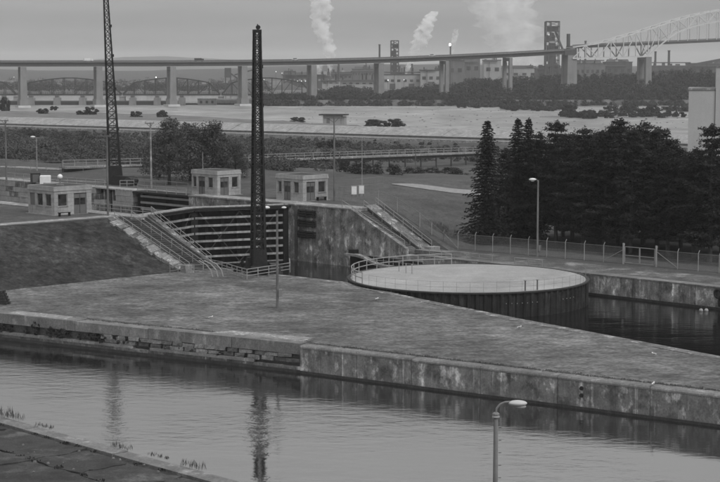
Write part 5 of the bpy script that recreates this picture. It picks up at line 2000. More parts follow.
# conveyor gallery on the right
a, c = D(688, 65.8, 2000), D(735, 57.0, 2000)
t = empty('conveyor_gallery', a, 0, 'dark conveyor gallery sloping up towards the right edge', 'conveyor')
MB().bar(Vector((0, 0, 0)), c - a, 3.0, 3.2).build('gallery', M_mill_dark, t)
for f in (.1, .4, .7, .95):
    q = (c - a) * f
    MB().bar(q, Vector((q.x, q.y, -24)), 1.0).build('trestle_leg', M_mill_dark, t)
a, c = D(571, 68.5, 1900), D(531, 64.5, 2050)
# gantry crane on the left
a = D(290, 80, 1850)
t = empty('gantry_crane', a, 0, 'dark gantry crane above the works right of the gate mast', 'crane')
MB().box((0, 0, 9), (13, 3, 1.6)).build('beam', M_mill_dark, t)
for s in (-6, 6): MB().bar((s, 0, -8), (s, 0, 9), 1.0).build('leg', M_mill_dark, t)
MB().box((2, 0, 10.5), (3, 2, 1.6)).build('trolley', M_mill_mid, t)


def pile_(px0, px1, yt, Y, label, m):
    a, c = D(px0, 90, Y), D(px1, 90, Y)
    w_ = c.x - a.x
    zt = D(px0, yt, Y).z
    g = random.Random(int(px0))
    n = 22
    b_ = MB()
    vs_ = [(0, 0, zt)]
    for rr in (.25, .5, .75, 1.0):
        for i in range(n):
            an = 2 * math.pi * i / n
            k = rr * (1 + g.uniform(-.06, .06))
            vs_.append((math.cos(an) * w_ / 2 * k, math.sin(an) * w_ / 3 * k, zt + (-3 - zt) * (rr ** 1.05) + g.uniform(-.3, .3)))
    fs_ = [(0, 1 + i, 1 + (i + 1) % n) for i in range(n)]
    for r_ in range(3):
        for i in range(n):
            p0_, p1_ = 1 + r_ * n + i, 1 + r_ * n + (i + 1) % n
            fs_.append((p0_, p0_ + n, p1_ + n, p1_))
    b_.add(vs_, fs_)
    o_ = b_.build('stock_pile', m, None, Vector(((a.x + c.x) / 2, Y, 0)), smooth=True)
    return tag(o_, label, 'pile')


pile_(216, 266, 79.0, 1620, 'dark peaked coal pile behind the truss left of the gate mast', M_mill_dark)
pile_(262, 312, 82.0, 1700, 'lower dark stock pile behind the truss right of the gate mast', M_mill_dark)

# lit lamps of the works and the town
def works_lamp(px, py, Y, r, label):
    p = D(px, py, Y)
    t = empty('works_lamp', p, 0, label, 'lamp')
    zb = -3.0 - p.z
    MB().cyl((0, 0.6, zb), (0, 0.6, .2), .25, .2, 6).build('mast', M_mill_mid, t)
    MB().ball((0, 0, 0), r * .65, 8, 6).build('bulb', M_lit, t)
    return t


for px, py, Y, r, lab in ((156, 77.2, 1620, 1.0, 'bright lamp above the truss between the masts'), (264, 79.5, 1640, .55, 'bright lamp just right of the gate mast, above the truss'),
                          (276, 71.5, 1850, .7, 'lamp cluster left lamp beside the gantry crane'), (282, 73.0, 1850, .6, 'lamp on the gantry crane side, low'),
                          (297.5, 81, 1780, .7, 'leftmost of three square lamps by a bridge pier'), (301.5, 81, 1780, .7, 'middle one of three square lamps by a bridge pier'), (305.5, 81, 1780, .7, 'rightmost of three square lamps by a bridge pier'),
                          (388, 80, 1745, .9, 'lamp on the broad pale mill hall'), (404, 79.8, 1745, .7, 'lamp right of centre on the broad pale mill hall'),
                          (549, 34.8, 1935, .7, 'lamp high on the blast furnace'), (553, 54.5, 1930, .6, 'lamp low on the blast furnace'),
                          (14, 77, 1700, .5, 'single lamp on the far plain at the left')):
    works_lamp(px, py, Y, r, lab)

# ------------------------------------------------------------------ steam plumes
def steam_mat(name, dens, base_r, scale):
    m = bpy.data.materials.new(name)
    m.use_nodes = True
    t = m.node_tree
    n, l = t.nodes, t.links
    n.clear()
    out = n.new('ShaderNodeOutputMaterial')
    vol = n.new('ShaderNodeVolumePrincipled')
    vol.inputs['Color'].default_value = (.985, .985, .985, 1)
    vol.inputs['Anisotropy'].default_value = 0.2
    geo = n.new('ShaderNodeNewGeometry')
    nn = n.new('ShaderNodeTexNoise'); nn.inputs['Scale'].default_value = scale; nn.inputs['Detail'].default_value = 6; nn.inputs['Roughness'].default_value = .68
    l.new(geo.outputs['Position'], nn.inputs[0])
    r_ = n.new('ShaderNodeMapRange')
    r_.inputs['From Min'].default_value, r_.inputs['From Max'].default_value = .42, .78
    r_.inputs['To Min'].default_value, r_.inputs['To Max'].default_value = 0.0, dens
    l.new(nn.outputs[0], r_.inputs[0])
    l.new(r_.outputs[0], vol.inputs['Density'])
    l.new(vol.outputs[0], out.inputs['Volume'])
    return m


def plume(path, Y, dens, label, scale=.12, n=14, zcap=118.0):
    """path: (px, py, half width in px)"""
    g = random.Random(int(path[0][0]))
    pts_ = []
    for (px, py, r) in path:
        p = D(px, py, Y)
        pts_.append((p, r / FPX * Y))
    o_ = pts_[0][0].copy()
    # resample
    rings = []
    for i in range(len(pts_) - 1):
        for q in range(6):
            f = q / 6
            p = pts_[i][0].lerp(pts_[i + 1][0], f); r = pts_[i][1] * (1 - f) + pts_[i + 1][1] * f
            rings.append((p, r))
    rings.append(pts_[-1])
    vs_, fs_ = [], []
    for k, (p, r) in enumerate(rings):
        for i in range(n):
            a = 2 * math.pi * i / n
            rr = r * (1 + .22 * math.sin(3 * a + k * 1.1) + .14 * math.sin(2 * a - k * 1.7) + g.uniform(-.1, .1))
            vs_.append((p.x + rr * math.cos(a) - o_.x, p.y + rr * math.sin(a) - o_.y, p.z - o_.z + g.uniform(-.15, .15) * min(r, 3)))
    for k in range(len(rings) - 1):
        for i in range(n):
            fs_.append((k * n + i, k * n + (i + 1) % n, (k + 1) * n + (i + 1) % n, (k + 1) * n + i))
    fs_.append(tuple(reversed(range(n)))); fs_.append(tuple(range((len(rings) - 1) * n, len(rings) * n)))
    b_ = MB().add(vs_, fs_)
    o = b_.build('steam_plume', steam_mat('steam', dens, 1, scale), None, o_)
    tag(o, label, 'steam')
    return o


plume([(329.5, 76, 1.0), (330, 68, 2.5), (330.5, 58, 4.5), (329, 48, 6.5), (324, 36, 8), (320, 22, 9), (321, 8, 10), (322, -8, 11)], 1850, .50, 'left column of white steam rising above the bridge', .09)
plume([(406, 74, 1.0), (409, 66, 3), (413, 56, 4.5), (418, 47, 7), (422, 38, 8.5), (424, 28, 8), (429, 20, 7), (434, 11, 4)], 1850, .85, 'dense white steam cloud rising left of the flare stack', .10)
plume([(452, 54, 1.5), (453, 44, 2.5), (455, 36, 3.2), (456, 29, 2.5)], 1960, .4, 'small wisp of steam just right of the flare stack', .14)
plume([(319, 79, 1.2), (318.5, 74, 2.5), (319, 67, 3.5), (320, 60, 3)], 1900, .4, 'short puff of steam below the bridge, left of the tall column', .14)
plume([(514, 80, 16), (516, 66, 21), (516, 50, 24), (511, 34, 28), (506, 18, 31), (503, -8, 34)], 2150, .038, 'broad faint steam cloud left of the blast furnace', .05)

# ------------------------------------------------------------------ trees
def spruce_mesh(seed, h, rad):
    g = np.random.default_rng(seed)
    cs, ns, ss, tg = [], [], [], []
    z = .5
    while z < h - .15:
        f = z / h
        r = rad * (1 - f) ** .66 * g.uniform(.82, 1.12) + .12
        nb = int(7 + 6 * (1 - f))
        a0 = g.uniform(0, 6.28)
        for i in range(nb):
            a = a0 + 6.283 * i / nb + g.uniform(-.25, .25)
            rl = r * g.uniform(.72, 1.12)
            m_ = max(3, int(rl / .23))
            for j in range(m_):
                t = (j + .6) / m_
                d = np.array([math.cos(a), math.sin(a), 0])
                p = d * rl * t + np.array([0, 0, z - .32 * rl * t * t * (1 - f) + .10 * rl * max(0, t - .75) * 3])
                p += g.normal(size=3) * .06
                side = np.array([-math.sin(a), math.cos(a), 0])
                for sgn in (-1.6, -.6, .5, 1.5):
                    cs.append(p + side * sgn * .16 * (1.2 - t) * (1 + rl * .25) + np.array([0, 0, -.05]))
                    ns.append(np.array([0, 0, 1.0]) + side * sgn * .5 + g.normal(size=3) * .35)
                    ss.append(g.uniform(.26, .50)); tg.append(d * .8 + side * sgn * .5 + np.array([0, 0, -.25]) + g.normal(size=3) * .2)
        z += .26 + .12 * (1 - f)
    # leader
    for k in range(10):
        cs.append(np.array([0, 0, h - .9 + .1 * k]) + g.normal(size=3) * .05); ns.append(g.normal(size=3)); ss.append(.35); tg.append(g.normal(size=3))
    return quad_mesh('spruce_crown', np.array(cs), np.array(ns), np.array(ss), M_spruce, .55, np.array(tg), seed)


def pine_mesh(seed, h, rad, z0):
    g = np.random.default_rng(seed)
    cs, ns, ss = [], [], []
    limbs = []
    z = z0
    while z < h:
        f = (z - z0) / (h - z0)
        r = rad * (1.0 - .75 * f ** 1.6) * g.uniform(.7, 1.1) * (0.75 + .25 * min(1, f * 4))
        nb = int(g.integers(4, 7))
        a0 = g.uniform(0, 6.28)
        for i in range(nb):
            a = a0 + 6.283 * i / nb + g.uniform(-.4, .4)
            rl = r * g.uniform(.55, 1.25)
            d = np.array([math.cos(a), math.sin(a), 0])
            tip = d * rl + np.array([0, 0, z + rl * g.uniform(.02, .28)])
            limbs.append((tip, z))
            m_ = max(2, int(rl / .42))
            for j in range(m_):
                t = .35 + .65 * (j + .5) / m_
                c = d * rl * t + np.array([0, 0, z + (tip[2] - z) * t])
                c += np.array([-d[1], d[0], 0]) * g.uniform(-.45, .45) * t * rl * .4
                q = int(g.integers(30, 42))
                p, dd = blob_points(g, q, c, (.62, .62, .30), .2)
                cs.append(p); ns.append(dd * .4 + g.normal(size=dd.shape) * .5 + np.array([0, 0, .7])); ss.append(g.uniform(.20, .40, size=q))
        z += g.uniform(.40, .74)
    p, dd = blob_points(g, 60, (0, 0, h), (.6, .6, .7), .2)
    cs.append(p); ns.append(dd); ss.append(np.full(60, .4))
    cm_ = quad_mesh('pine_crown', np.concatenate(cs), np.concatenate(ns), np.concatenate(ss), M_pine, .5, None, seed)
    b_ = trunk_mb(h * .97, .26, (), seed)
    for tip, z in limbs[::2]:
        b_.cyl((0, 0, z), tuple(tip * .9 + np.array([0, 0, z * .1])), .05, .02, 4, cap=False)
    return cm_, b_.mesh('pine_trunk', M_barkpale)


sp1 = spruce_mesh(1, 15.3, 3.8)
sp2 = spruce_mesh(2, 15.6, 3.9)
str_ = trunk_mb(14.5, .25, (), 3).mesh('spruce_trunk', M_bark)


def gz_(x, y):
    u, v = UV(Vector((x, y, 0)))
    return h_right(u, v)


def at_px(px, Y):
    x = (px - 360) / FPX * Y / math.cos(TILT) * 1.0
    return Vector((x, Y, gz_(x, Y) - .1))


def ztop(py, Y): return D(360, py, Y).z


def put_tree(nm, px, Y, ytop, label, tm, cmesh, h0, sc=1.0, rz=0.0, group=None):
    p = at_px(px, Y)
    hh = ztop(ytop, Y) - p.z
    t = tree(nm, p, label, 'tree', group, tm, cmesh, rz, sc, hh / h0 / sc)
    return t


put_tree('spruce_tree', 486.5, 220, 120, 'dense dark pointed spruce, the first tree left of the dark row', str_, sp1, 15.3, 1.0)
put_tree('spruce_tree', 517, 223, 118.5, 'dark spruce with a ragged double tip, second from the left of the row', str_, sp2, 15.6, .98, 1.0)
put_tree('spruce_tree', 527.5, 225, 118.0, 'dark spruce pressed against the double tipped one on its right', str_, sp1, 15.3, .86, 2.0)
pv_ = [pine_mesh(11, 15, 3.9, 2.2), pine_mesh(12, 15, 3.7, 2.9), pine_mesh(13, 15, 4.1, 1.8), pine_mesh(14, 15, 3.6, 2.5)]
pines = [(505, 221, 148, .62, 'short dark pine filling the gap between the two spruces'),
         (539, 221, 132, .95, 'dark pine just left of the lamp post, leaning on the spruces'),
         (556, 219, 120.5, .95, 'dark pine with a sharp crest behind the lamp post'),
         (572, 223, 133, 1.0, 'dark broad pine second right of the lamp post'),
         (583, 214, 128, .95, 'dark pine left of the highest crown in the row'),
         (598, 219, 130.5, 1.0, 'dark broad pine under the highest crown of the row'),
         (604, 212, 131, .95, 'dark pine with bare trunk directly behind the fence bay left of the gate'),
         (618, 215, 118.5, 1.15, 'broad dark pine with the highest rounded crown of the row'),
         (631, 208, 129, 1.0, 'dark pine behind the double fence gate'),
         (643, 218, 121.0, 1.1, 'dark pine right of the highest crown'),
         (657, 209, 127, 1.05, 'dark pine with a slanting crest, left of the concrete building'),
         (668, 205, 138, .9, 'lower dark pine in front of the concrete building corner'),
         (681, 213, 150, 1.0, 'dark thin crowned pine before the pale building'),
         (694, 203, 148, .95, 'dark pine in front of the pale building, second from the right edge'),
         (710, 199, 124, 1.05, 'tall dark pine at the right edge before the pale building'),
         (722, 206, 136, 1.05, 'dark pine cut by the right edge of the view'),
         (528, 226, 140, .95, 'dark pine filling in right behind the second spruce'),
         (563, 229, 134, 1.0, 'rear dark pine glimpsed right of the lamp post, deep in the row'),
         (590, 228, 133, 1.0, 'rear dark pine left of the highest crown, deep in the row'),
         (612, 229, 124, 1.0, 'rear dark pine directly behind the highest crown'),
         (634, 230, 128, 1.0, 'rear dark pine above the double gate, deep in the row'),
         (653, 228, 132, 1.0, 'rear dark pine left of the concrete building, deep in the row'),
         (674, 226, 146, .95, 'rear low dark pine against the foot of the concrete building'),
         (700, 222, 150, .95, 'rear dark pine against the concrete building near the right edge')]
for i, (px, Y, yt, sc, lab) in enumerate(pines):
    cmesh, tm = pv_[i % 4]
    put_tree('pine_tree', px, Y, yt, lab, tm, cmesh, 15.4, sc * (1.12 if i % 3 else 1.22), i * 1.3)

# leafy trees and bushes in the middle distance
tr_m = {}


def leafy(seed, h, rad, nblob, per, leaf, m, h0=.22, flat_=.75, base=.45):
    cs, ns, ss, bc = crown_cloud(seed, h * h0, h * .97, rad, nblob, per, leaf, flat_, base)
    cm_ = quad_mesh('leaf_crown', cs, ns, ss, m, .75, None, seed)
    tm = trunk_mb(h * .8, rad * .055 + .05, bc[::2], seed).mesh('leafy_trunk', M_bark)
    return cm_, tm


lt = [leafy(21, 10, 4.4, 30, 230, .30, M_leaf), leafy(22, 10, 4.8, 34, 230, .30, M_leaf), leafy(23, 10, 4.0, 26, 230, .30, M_leaf)]
for i, (px, Y, yt, zb, sc, lab) in enumerate(((170, 258, 121, 5, 1.0, 'leafy tree with thin trunks, left half of the big group behind the lockhouse'),
                                      (191, 268, 125, 5, 1.0, 'leafy tree right behind the small lockhouse, middle of its group'),
                                      (213, 262, 124, 5, 1.15, 'broad leafy tree reaching out towards the gate mast'),
                                      (236, 275, 142, 4.6, .7, 'lower leafy tree right of the big group, by the gate mast'),
                                      (160, 275, 136, 4.5, .8, 'smaller leafy tree behind the pale wooden pole'))):
    p = Vector(((px - 360) / FPX * Y * 1.005, Y, zb - .2))
    hh = ztop(yt, Y) - p.z
    cm_, tm = lt[i % 3]
    tree('leafy_tree', p, lab, 'tree', 'leafy trees behind the small lockhouse', tm, cm_, i * 1.1, sc, hh / 10 / sc)
bs = [leafy(31, 3, 1.9, 14, 130, .24, M_leafdark, .1, .8, .7), leafy(32, 3, 2.1, 16, 130, .24, M_leafdark, .08, .75, .75)]
k = 0
for px, Y, yt, wpx, lab in ((359, 292, 165.5, 18, 'rounded dark bush left of the field path, behind the white cabinets'), (374, 296, 166, 18, 'rounded dark bush between two others at the field edge'), (394, 298, 167, 22, 'rounded dark bush at the start of the pale field path'),
                            (413, 305, 170, 16, 'smaller dark bush right of the pale path start'), (345, 300, 163.5, 16, 'dark bush behind the cross armed pole'),
                            (432, 312, 171, 20, 'low dark bush on the field edge beneath the trestle'), (452, 315, 170, 20, 'low dark bush on the field edge left of the spruces'),
                            (332, 470, 142.5, 14, 'dark bush beside the wide cross arm pole, below the canal'), (321, 475, 144, 16, 'dark bush left of the wide cross arm pole, below the canal')):
    p = Vector(((px - 360) / FPX * Y * 1.005, Y, gz_((px - 360) / FPX * Y, Y) - .2))
    hh = max(1.2, ztop(yt - 2.5, Y) - p.z)
    cm_, tm = bs[k % 2]
    sc = wpx / 2 / FPX * Y / (1.2 + .35 * (k % 3))
    tree('bush', p, lab, 'bush', 'bushes along the field edge', tm, cm_, k * 1.7, sc, hh / 3 / sc)
    k += 1
# bank tuft right of the stairs
def tuft_stuff(name, pts_, hgt, n, m, seed, w=.06):
    g = np.random.default_rng(seed)
    cs, ns, ss, tg = [], [], [], []
    for p, r in pts_:
        for i in range(n):
            a, q = g.uniform(0, 6.28), r * math.sqrt(g.random())
            h = hgt * g.uniform(.5, 1.2)
            x_, y_ = p[0] + q * math.cos(a), p[1] + q * math.sin(a)
            cs.append((x_, y_, p[2] + h * .45)); t = np.array([g.normal() * .3, g.normal() * .3, 1.0])
            nn = np.array([g.normal(), g.normal() - .6, .1])
            ns.append(nn); ss.append(h); tg.append(t)
    return quad_mesh(name, np.array(cs), np.array(ns), np.array(ss), m, w / hgt * 2, np.array(tg), seed)


tp = []
g = random.Random(9)
for i in range(70):
    u = g.uniform(-166, -150); v = g.uniform(165.5, 171)
    p = L(u, v, h_right(u, v)); tp.append(((p.x, p.y, p.z), .9))
o_ = bpy.data.objects.new('tall_grass', tuft_stuff('tall_grass', tp, .9, 60, M_weedlight, 4, .08))
tag(link(o_), kind='stuff')

# scrub: bush-high thicket between the lock and the power canal, too dense to count
def scrub_stuff(name, spots, leaf, m, seed, per=70, squash=.7):
    g = np.random.default_rng(seed)
    cs, ns, ss = [], [], []
    for (x_, y_, z_, r_) in spots:
        p, d = blob_points(g, per, (x_, y_, z_ + r_ * .45), (r_, r_, r_ * squash), .6)
        k_ = p[:, 2] > z_ - .2
        cs.append(p[k_]); ns.append((d + g.normal(size=d.shape) * .45 + np.array([0, 0, .4]))[k_]); ss.append(leaf * g.uniform(.6, 1.3, size=int(k_.sum())))
    me_ = quad_mesh(name, np.concatenate(cs), np.concatenate(ns), np.concatenate(ss), m, .8, None, seed)
    o_ = bpy.data.objects.new(name, me_)
    link(o_)
    return tag(o_, kind='stuff')


spots = []
g = random.Random(21)
while len(spots) < 2600:
    Y = g.uniform(305, 640); px = g.uniform(-30, 500)
    x_ = (px - 360) / FPX * Y
    c = cc(x_, Y)
    if c > 415 or c < 222: continue
    if px > 335 and Y < 400: continue
    if px > 300 and g.random() < .45: continue
    if px > 340 and c > 385 and g.random() < .7: continue
    u, v = UV(Vector((x_, Y, 0)))
    if v < 152: continue
    # broken cover: open lanes of rough grass
    if math.sin(c * .11 + .6 * math.sin(x_ * .03)) > .55 and g.random() < .75: continue
    r_ = g.uniform(.5, 1.7) * (1.0 if g.random() > .14 else 1.9)
    if c > 372: r_ = min(r_, .95 - .5 * (c - 372) / 43)
    spots.append((x_, Y, h_right(u, v), r_))
scrub_stuff('scrub', spots, .45, M_scrub, 5, 95)
spots2 = []
while len(spots2) < 130:
    Y = g.uniform(300, 560); px = g.uniform(-30, 470)
    x_ = (px - 360) / FPX * Y
    c = cc(x_, Y)
    if c > 375 or c < 228: continue
    if px > 330 and (Y < 420 or g.random() < .5): continue
    u, v = UV(Vector((x_, Y, 0)))
    if v < 154: continue
    r0 = g.uniform(1.3, 2.8)
    for k in range(3):
        spots2.append((x_ + g.uniform(-2.5, 2.5), Y + g.uniform(-2.5, 2.5), h_right(u, v), r0 * g.uniform(.6, 1.1)))
scrub_stuff('scrub_thicket', spots2, .42, M_leafdark, 6, 240, .85)
# riprap along the near kerb of the power canal
b = MB()
g = random.Random(3)
for i in range(1100):
    s = g.uniform(-440, -240); c = g.uniform(420, 434)
    x_, y_, _ = cpt(c, s, 0)
    px = 360 + FPX * x_ / y_
    if px < 300: continue
    r_ = g.uniform(.3, .8)
    b.box((x_, y_, -.2 + (c - 423) * .03), (r_ * 1.6, r_ * 1.2, r_), g.uniform(0, 3), g.uniform(.5, .8))
o_ = b.build('riprap', M_rock)
o_['kind'] = 'stuff'

# far shore wood: one mass, taller towards the right
def far_wood(name, n, seed, fpos, zb=.6):
    g = np.random.default_rng(seed)
    cs, ns, ss = [], [], []
    for i in range(n):
        px, Y, h, r_ = fpos(g)
        x_ = (px - 360) / FPX * Y
        z_ = zb if Y > 1192 else min(zb, -3.6)
        nb = max(3, int(h / 2.4))
        for b_ in range(nb):
            f = (b_ + .5) / nb
            rr = r_ * (.55 + .5 * math.sin(math.pi * (f * .85 + .1)))
            c = (x_ + g.uniform(-.5, .5) * r_, Y + g.uniform(-.5, .5) * r_, z_ + h * f)
            p, d = blob_points(g, 30, c, (rr, rr, h / nb * .75), .5)
            cs.append(p); ns.append(d + g.normal(size=d.shape) * .4 + np.array([0, 0, .5])); ss.append(g.uniform(.8, 1.9, size=30))
    me_ = quad_mesh(name, np.concatenate(cs), np.concatenate(ns), np.concatenate(ss), M_farleaf, .85, None, seed)
    o_ = bpy.data.objects.new(name, me_)
    link(o_)
    return tag(o_, kind='stuff')


def skyline(px):
    """tree top row of the wood, in picture rows"""
    ks = [250, 268, 300, 330, 345, 370, 380, 400, 430, 452, 470, 500, 530, 560, 600, 640, 700, 760]
    ys = [101, 95, 93.5, 86, 85, 87.5, 92, 88, 82.5, 84, 76.5, 78, 74.5, 74.5, 73.5, 71.5, 69, 68]
    return float(np.interp(px, ks, ys))


def fpos(g):
    px = g.uniform(258, 740)
    Y = 1205 + 330 * g.random() ** 1.3
    if px < 330: Y = 1205 + 120 * g.random()
    elif px < 450: Y = 1205 + 200 * g.random()
    top = HC + (68 - skyline(px)) / FPX * Y
    back = (Y - 1205) / 330
    h = max(2.5, (top - .6) * (.42 + .58 * min(1, back * 2.2)) * g.uniform(.72, 1.04))
    return px, Y, h, g.uniform(2.6, 4.6)


far_wood('shore_wood', 1150, 41, fpos)


def fpos2(g):
    px = g.uniform(258, 740)
    Y = 1176 + 44 * g.random()
    return px, Y, g.uniform(1.5, 4.8), g.uniform(1.6, 3.6)


far_wood('shore_thicket', 620, 42, fpos2)


def fpos4(g):
    k = int(g.integers(0, 4))
    px, py = ((g.uniform(470, 560), 106.6), (g.uniform(500, 565), 109.5), (g.uniform(560, 700), 116.5), (g.uniform(600, 720), 110.5))[k]
    Y = P(px, py + g.normal() * .8, -3.3).y
    return px, Y, g.uniform(1.6, 3.2) + (2.0 if g.random() > .85 else 0), g.uniform(1.2, 2.8)


far_wood('spit_scrub', 230, 44, fpos4, -3.5)


def fpos3(g):
    px = g.uniform(-40, 270)
    Y = 1640 + 900 * g.random() ** 1.5
    return px, Y, g.uniform(2.5, 6.0) * (1.0 if g.random() > .15 else 1.6), g.uniform(4, 9)


far_wood('town_trees', 520, 43, fpos3)
# single bushes on the spits in the rapids
fb = leafy(61, 4, 3.2, 12, 60, 1.0, M_farleaf, .05, .7, .8)
for i, (px, py, w_, h_, lab) in enumerate(((509, 108, 17, 5.5, 'largest round bush on the spit in the rapids, above the spruces'), (533, 109.5, 16, 5, 'broad bush on the spit in the rapids, right of the largest one'),
                                   (552, 108.5, 12, 4, 'low bush on the spit, between the broad bush and the right pair'), (624, 113, 14, 4.5, 'left bush of the pair on the right hand spit'), (652, 114, 13, 5, 'right bush of the pair on the right hand spit'),
                                   (570, 114, 18, 5, 'dark low bush on the nearer spit above the pine row'), (586, 118, 16, 4, 'dark low bush farther right on the nearer spit'), (462, 107.5, 10, 3, 'small bush at the left end of the far thicket'),
                                   (6, 111.5, 11, 7, 'pale leafy bush on the shore strip at the left edge'), (43, 115.5, 12, 3.2, 'low dark bush on the shore strip left of the leaning mast, first of three'), (79, 116.5, 8, 2.6, 'small dark bush on the shore strip, middle of three'), (91, 116.5, 14, 4.2, 'larger dark bush on the shore strip just left of the leaning mast'),
                                   (136, 117.8, 13, 2.8, 'low dark bush on the shore strip right of the leaning mast'), (161, 118.5, 12, 3.5, 'dark bush on the shore strip above the leafy trees'),
                                   (54, 110, 8, 2, 'tiny bush at the river edge near the left'), (375, 126.5, 20, 3, 'low bush right of the shore hut'), (392, 127, 22, 3.4, 'wide low bush farther right of the shore hut'),
                                   (298, 122, 16, 2.2, 'low scrub clump left of the shore hut'))):
    p = P(px, py, -3.2 if px > 180 and px < 690 else .3)
    sc = w_ / 2 / FPX * p.y / 3.0
    tree('river_bush', p, lab, 'bush', 'bushes on the river spits', None, fb[0], i * 1.9, sc, h_ / 4 / sc)
# gravel spits and boulders in the rapids
M_spit = mat('spit', .12, .3, .15, 1.0, fine=.3, fine_scale=.6)
for i, (px0, px1, py, th) in enumerate(((470, 720, 106, 16), (500, 560, 110, 10), (540, 700, 117, 12), (430, 480, 105.5, 8), (600, 720, 110.5, 9))):
    g = random.Random(i + 50)
    p0, p1 = P(px0, py, -3.4), P(px1, py + .6, -3.4)
    n = 26
    up_, lo_ = [], []
    for k in range(n + 1):
        f = k / n
        q = p0.lerp(p1, f)
        wd = th * math.sin(math.pi * min(.97, max(.03, f))) ** .5 * g.uniform(.55, 1.1)
        up_.append((q.x, q.y + wd, -3.7)); lo_.append((q.x, q.y - wd, -3.7))
    b = MB()
    for k in range(n):
        m0 = ((up_[k][0]), (up_[k][1] + lo_[k][1]) / 2, -3.0 + .3 * math.sin(k)); m1 = ((up_[k + 1][0]), (up_[k + 1][1] + lo_[k + 1][1]) / 2, -3.0 + .3 * math.sin(k + 1))
        b.add([lo_[k], lo_[k + 1], m1, m0], [(0, 1, 2, 3)]); b.add([m0, m1, up_[k + 1], up_[k]], [(0, 1, 2, 3)])
    tag(b.build('gravel_spit', M_spit), kind='structure')
b = MB()
g = random.Random(77)
for i in range(260):
    px = g.uniform(300, 690); py = g.uniform(105, 129)
    p = P(px, py, -3.4)
    if cc(p.x, p.y) < 494: continue
    r_ = g.uniform(.2, .6)
    b.box((p.x, p.y, -3.35), (r_ * 2.2, r_ * 1.4, r_ * .9), g.uniform(0, 3), .6)
o_ = b.build('rapids_boulders', M_rock)
o_['kind'] = 'stuff'
p = P(558, 103, -3.0)
t = empty('navigation_marker', p, 0, 'small pale marker post on the spit below the shore wood', 'marker')
MB().cyl((0, 0, 0), (0, 0, 5), .25, .2, 8).build('post', M_white, t)
MB().box((0, 0, 5), (1.5, .3, 1.2)).build('board', M_white, t)

# ------------------------------------------------------------------ small things
def gull(p, rz, label):
    t = empty('gull', p, rz, label, 'bird', 'gulls resting on the lawns')
    t.scale = (.6, .6, .6)
    b_ = MB()
    b_.ball((0, 0, .26), .16, 12, 8, (1.5, .8, .85)); b_.cyl((-.15, 0, .27), (-.42, 0, .30), .10, .02, 8); b_.cyl((.13, 0, .29), (.22, 0, .38), .09, .075, 8)
    o_ = b_.build('body', M_white, t, smooth=True)
    MB().ball((.23, 0, .40), .095, 10, 7, (1.1, .9, .95)).build('head', M_white, t, smooth=True)
    MB().cyl((.31, 0, .40), (.41, 0, .38), .025, .008, 6).build('beak', M_steel_dark, t)
    for s in (-1, 1):
        MB().ball((-.05, s * .11, .30), .14, 10, 6, (1.7, .35, .6)).build('wing', M_rail, t, smooth=True)
        MB().cyl((0, s * .05, .16), (.02, s * .05, -.02), .012, .012, 5).build('leg', M_steel_grey, t)
    return t


for px, py, rz, z, lab in ((519.5, 329, .3, 0, 'white gull on the lawn below the round cell front'), (653.8, 356, 2.5, 0, 'white gull on the lawn near the right corner of the basin'), (653.2, 385.8, 1.0, .05, 'white gull on the canal wall coping at the right'),
                           (377, 300.5, .8, 0, 'white gull on the lawn just below the left rim of the round cell'), (45, 220.5, .5, 4.6, 'left white gull of two in front of the left lockhouse'), (54, 221.6, 2.8, 4.6, 'right white gull of two in front of the left lockhouse'),
                           (211, 319, .3, 0, 'white gull alone on the lawn above the rubble wall')):
    gull(P(px, py, z), rz, lab)
# fender on the quay wall and two floats
p = P(706, 292, -.9)
p2 = L(UV(P(706, 300, -1.0))[0], V_R - .05, 0)
t = empty('tyre_fender', Vector((p2.x, p2.y, -.55)), LOCK_RZ, 'dark round rubber fender hung on the right hand quay wall', 'fender')
b_ = MB()
nR, nr_ = 16, 8
for i in range(nR):
    a0_, a1_ = 2 * math.pi * i / nR, 2 * math.pi * (i + 1) / nR
    b_.cyl((.42 * math.cos(a0_), -.2, .42 * math.sin(a0_)), (.42 * math.cos(a1_), -.2, .42 * math.sin(a1_)), .17, .17, nr_, cap=False)
b_.build('tyre', M_tyre, t)
MB().cyl((0, -.2, .5), (0, .1, .65), .03, .03, 5).build('chain', M_steel_dark, t)
MB().box((.15, -.05, -1.0), (.45, .1, .8)).build('plate', M_steel_black, t)
for px, lab in ((701, 'left one of two pale floats at the waterline under the dark fender'), (706.3, 'right one of two pale floats at the waterline under the dark fender')):
    q = P(px, 311.3, WZ)
    t = empty('mooring_float', q, 0, lab, 'buoy')
    MB().ball((0, 0, .08), .22, 12, 8).build('ball', M_rail, t, smooth=True)
    MB().cyl((0, 0, .35), (0, 0, .52), .05, .05, 6).build('eye', M_steel_dark, t)
# timber stack at left edge of the lower lawn
p = P(2.5, 304, 0)
t = empty('timber_stack', p, R(-20), 'dark stack of timbers on the lower lawn at the left edge', 'stack')
for k in range(5):
    w_ = 1.9 - .25 * k
    for q in (0, 1):
        MB().box((-.35 + (.08 * q), -.25 + .4 * q, .13 + .27 * k), (w_ * 1.05, .34, .24)).build('timber', M_steel_dark, t)
# utility box on the wall by the upper left, manhole plates
p = P(94, 214, ZU)
t = empty('rubbish_heap', P(111, 226, 4.2), 0, 'pale broken rubble pile at the top of the bank beside the steps', 'rubble')
g = random.Random(8)
for k in range(14):
    b_ = MB().box((g.uniform(-1.3, 1.3), g.uniform(-.7, .7), g.uniform(.05, .45)), (g.uniform(.4, .9), g.uniform(.3, .7), g.uniform(.3, .5)), g.uniform(0, 3), .8)
    b_.build('stone', M_rubble if k % 3 == 0 else M_conc_pale, t)
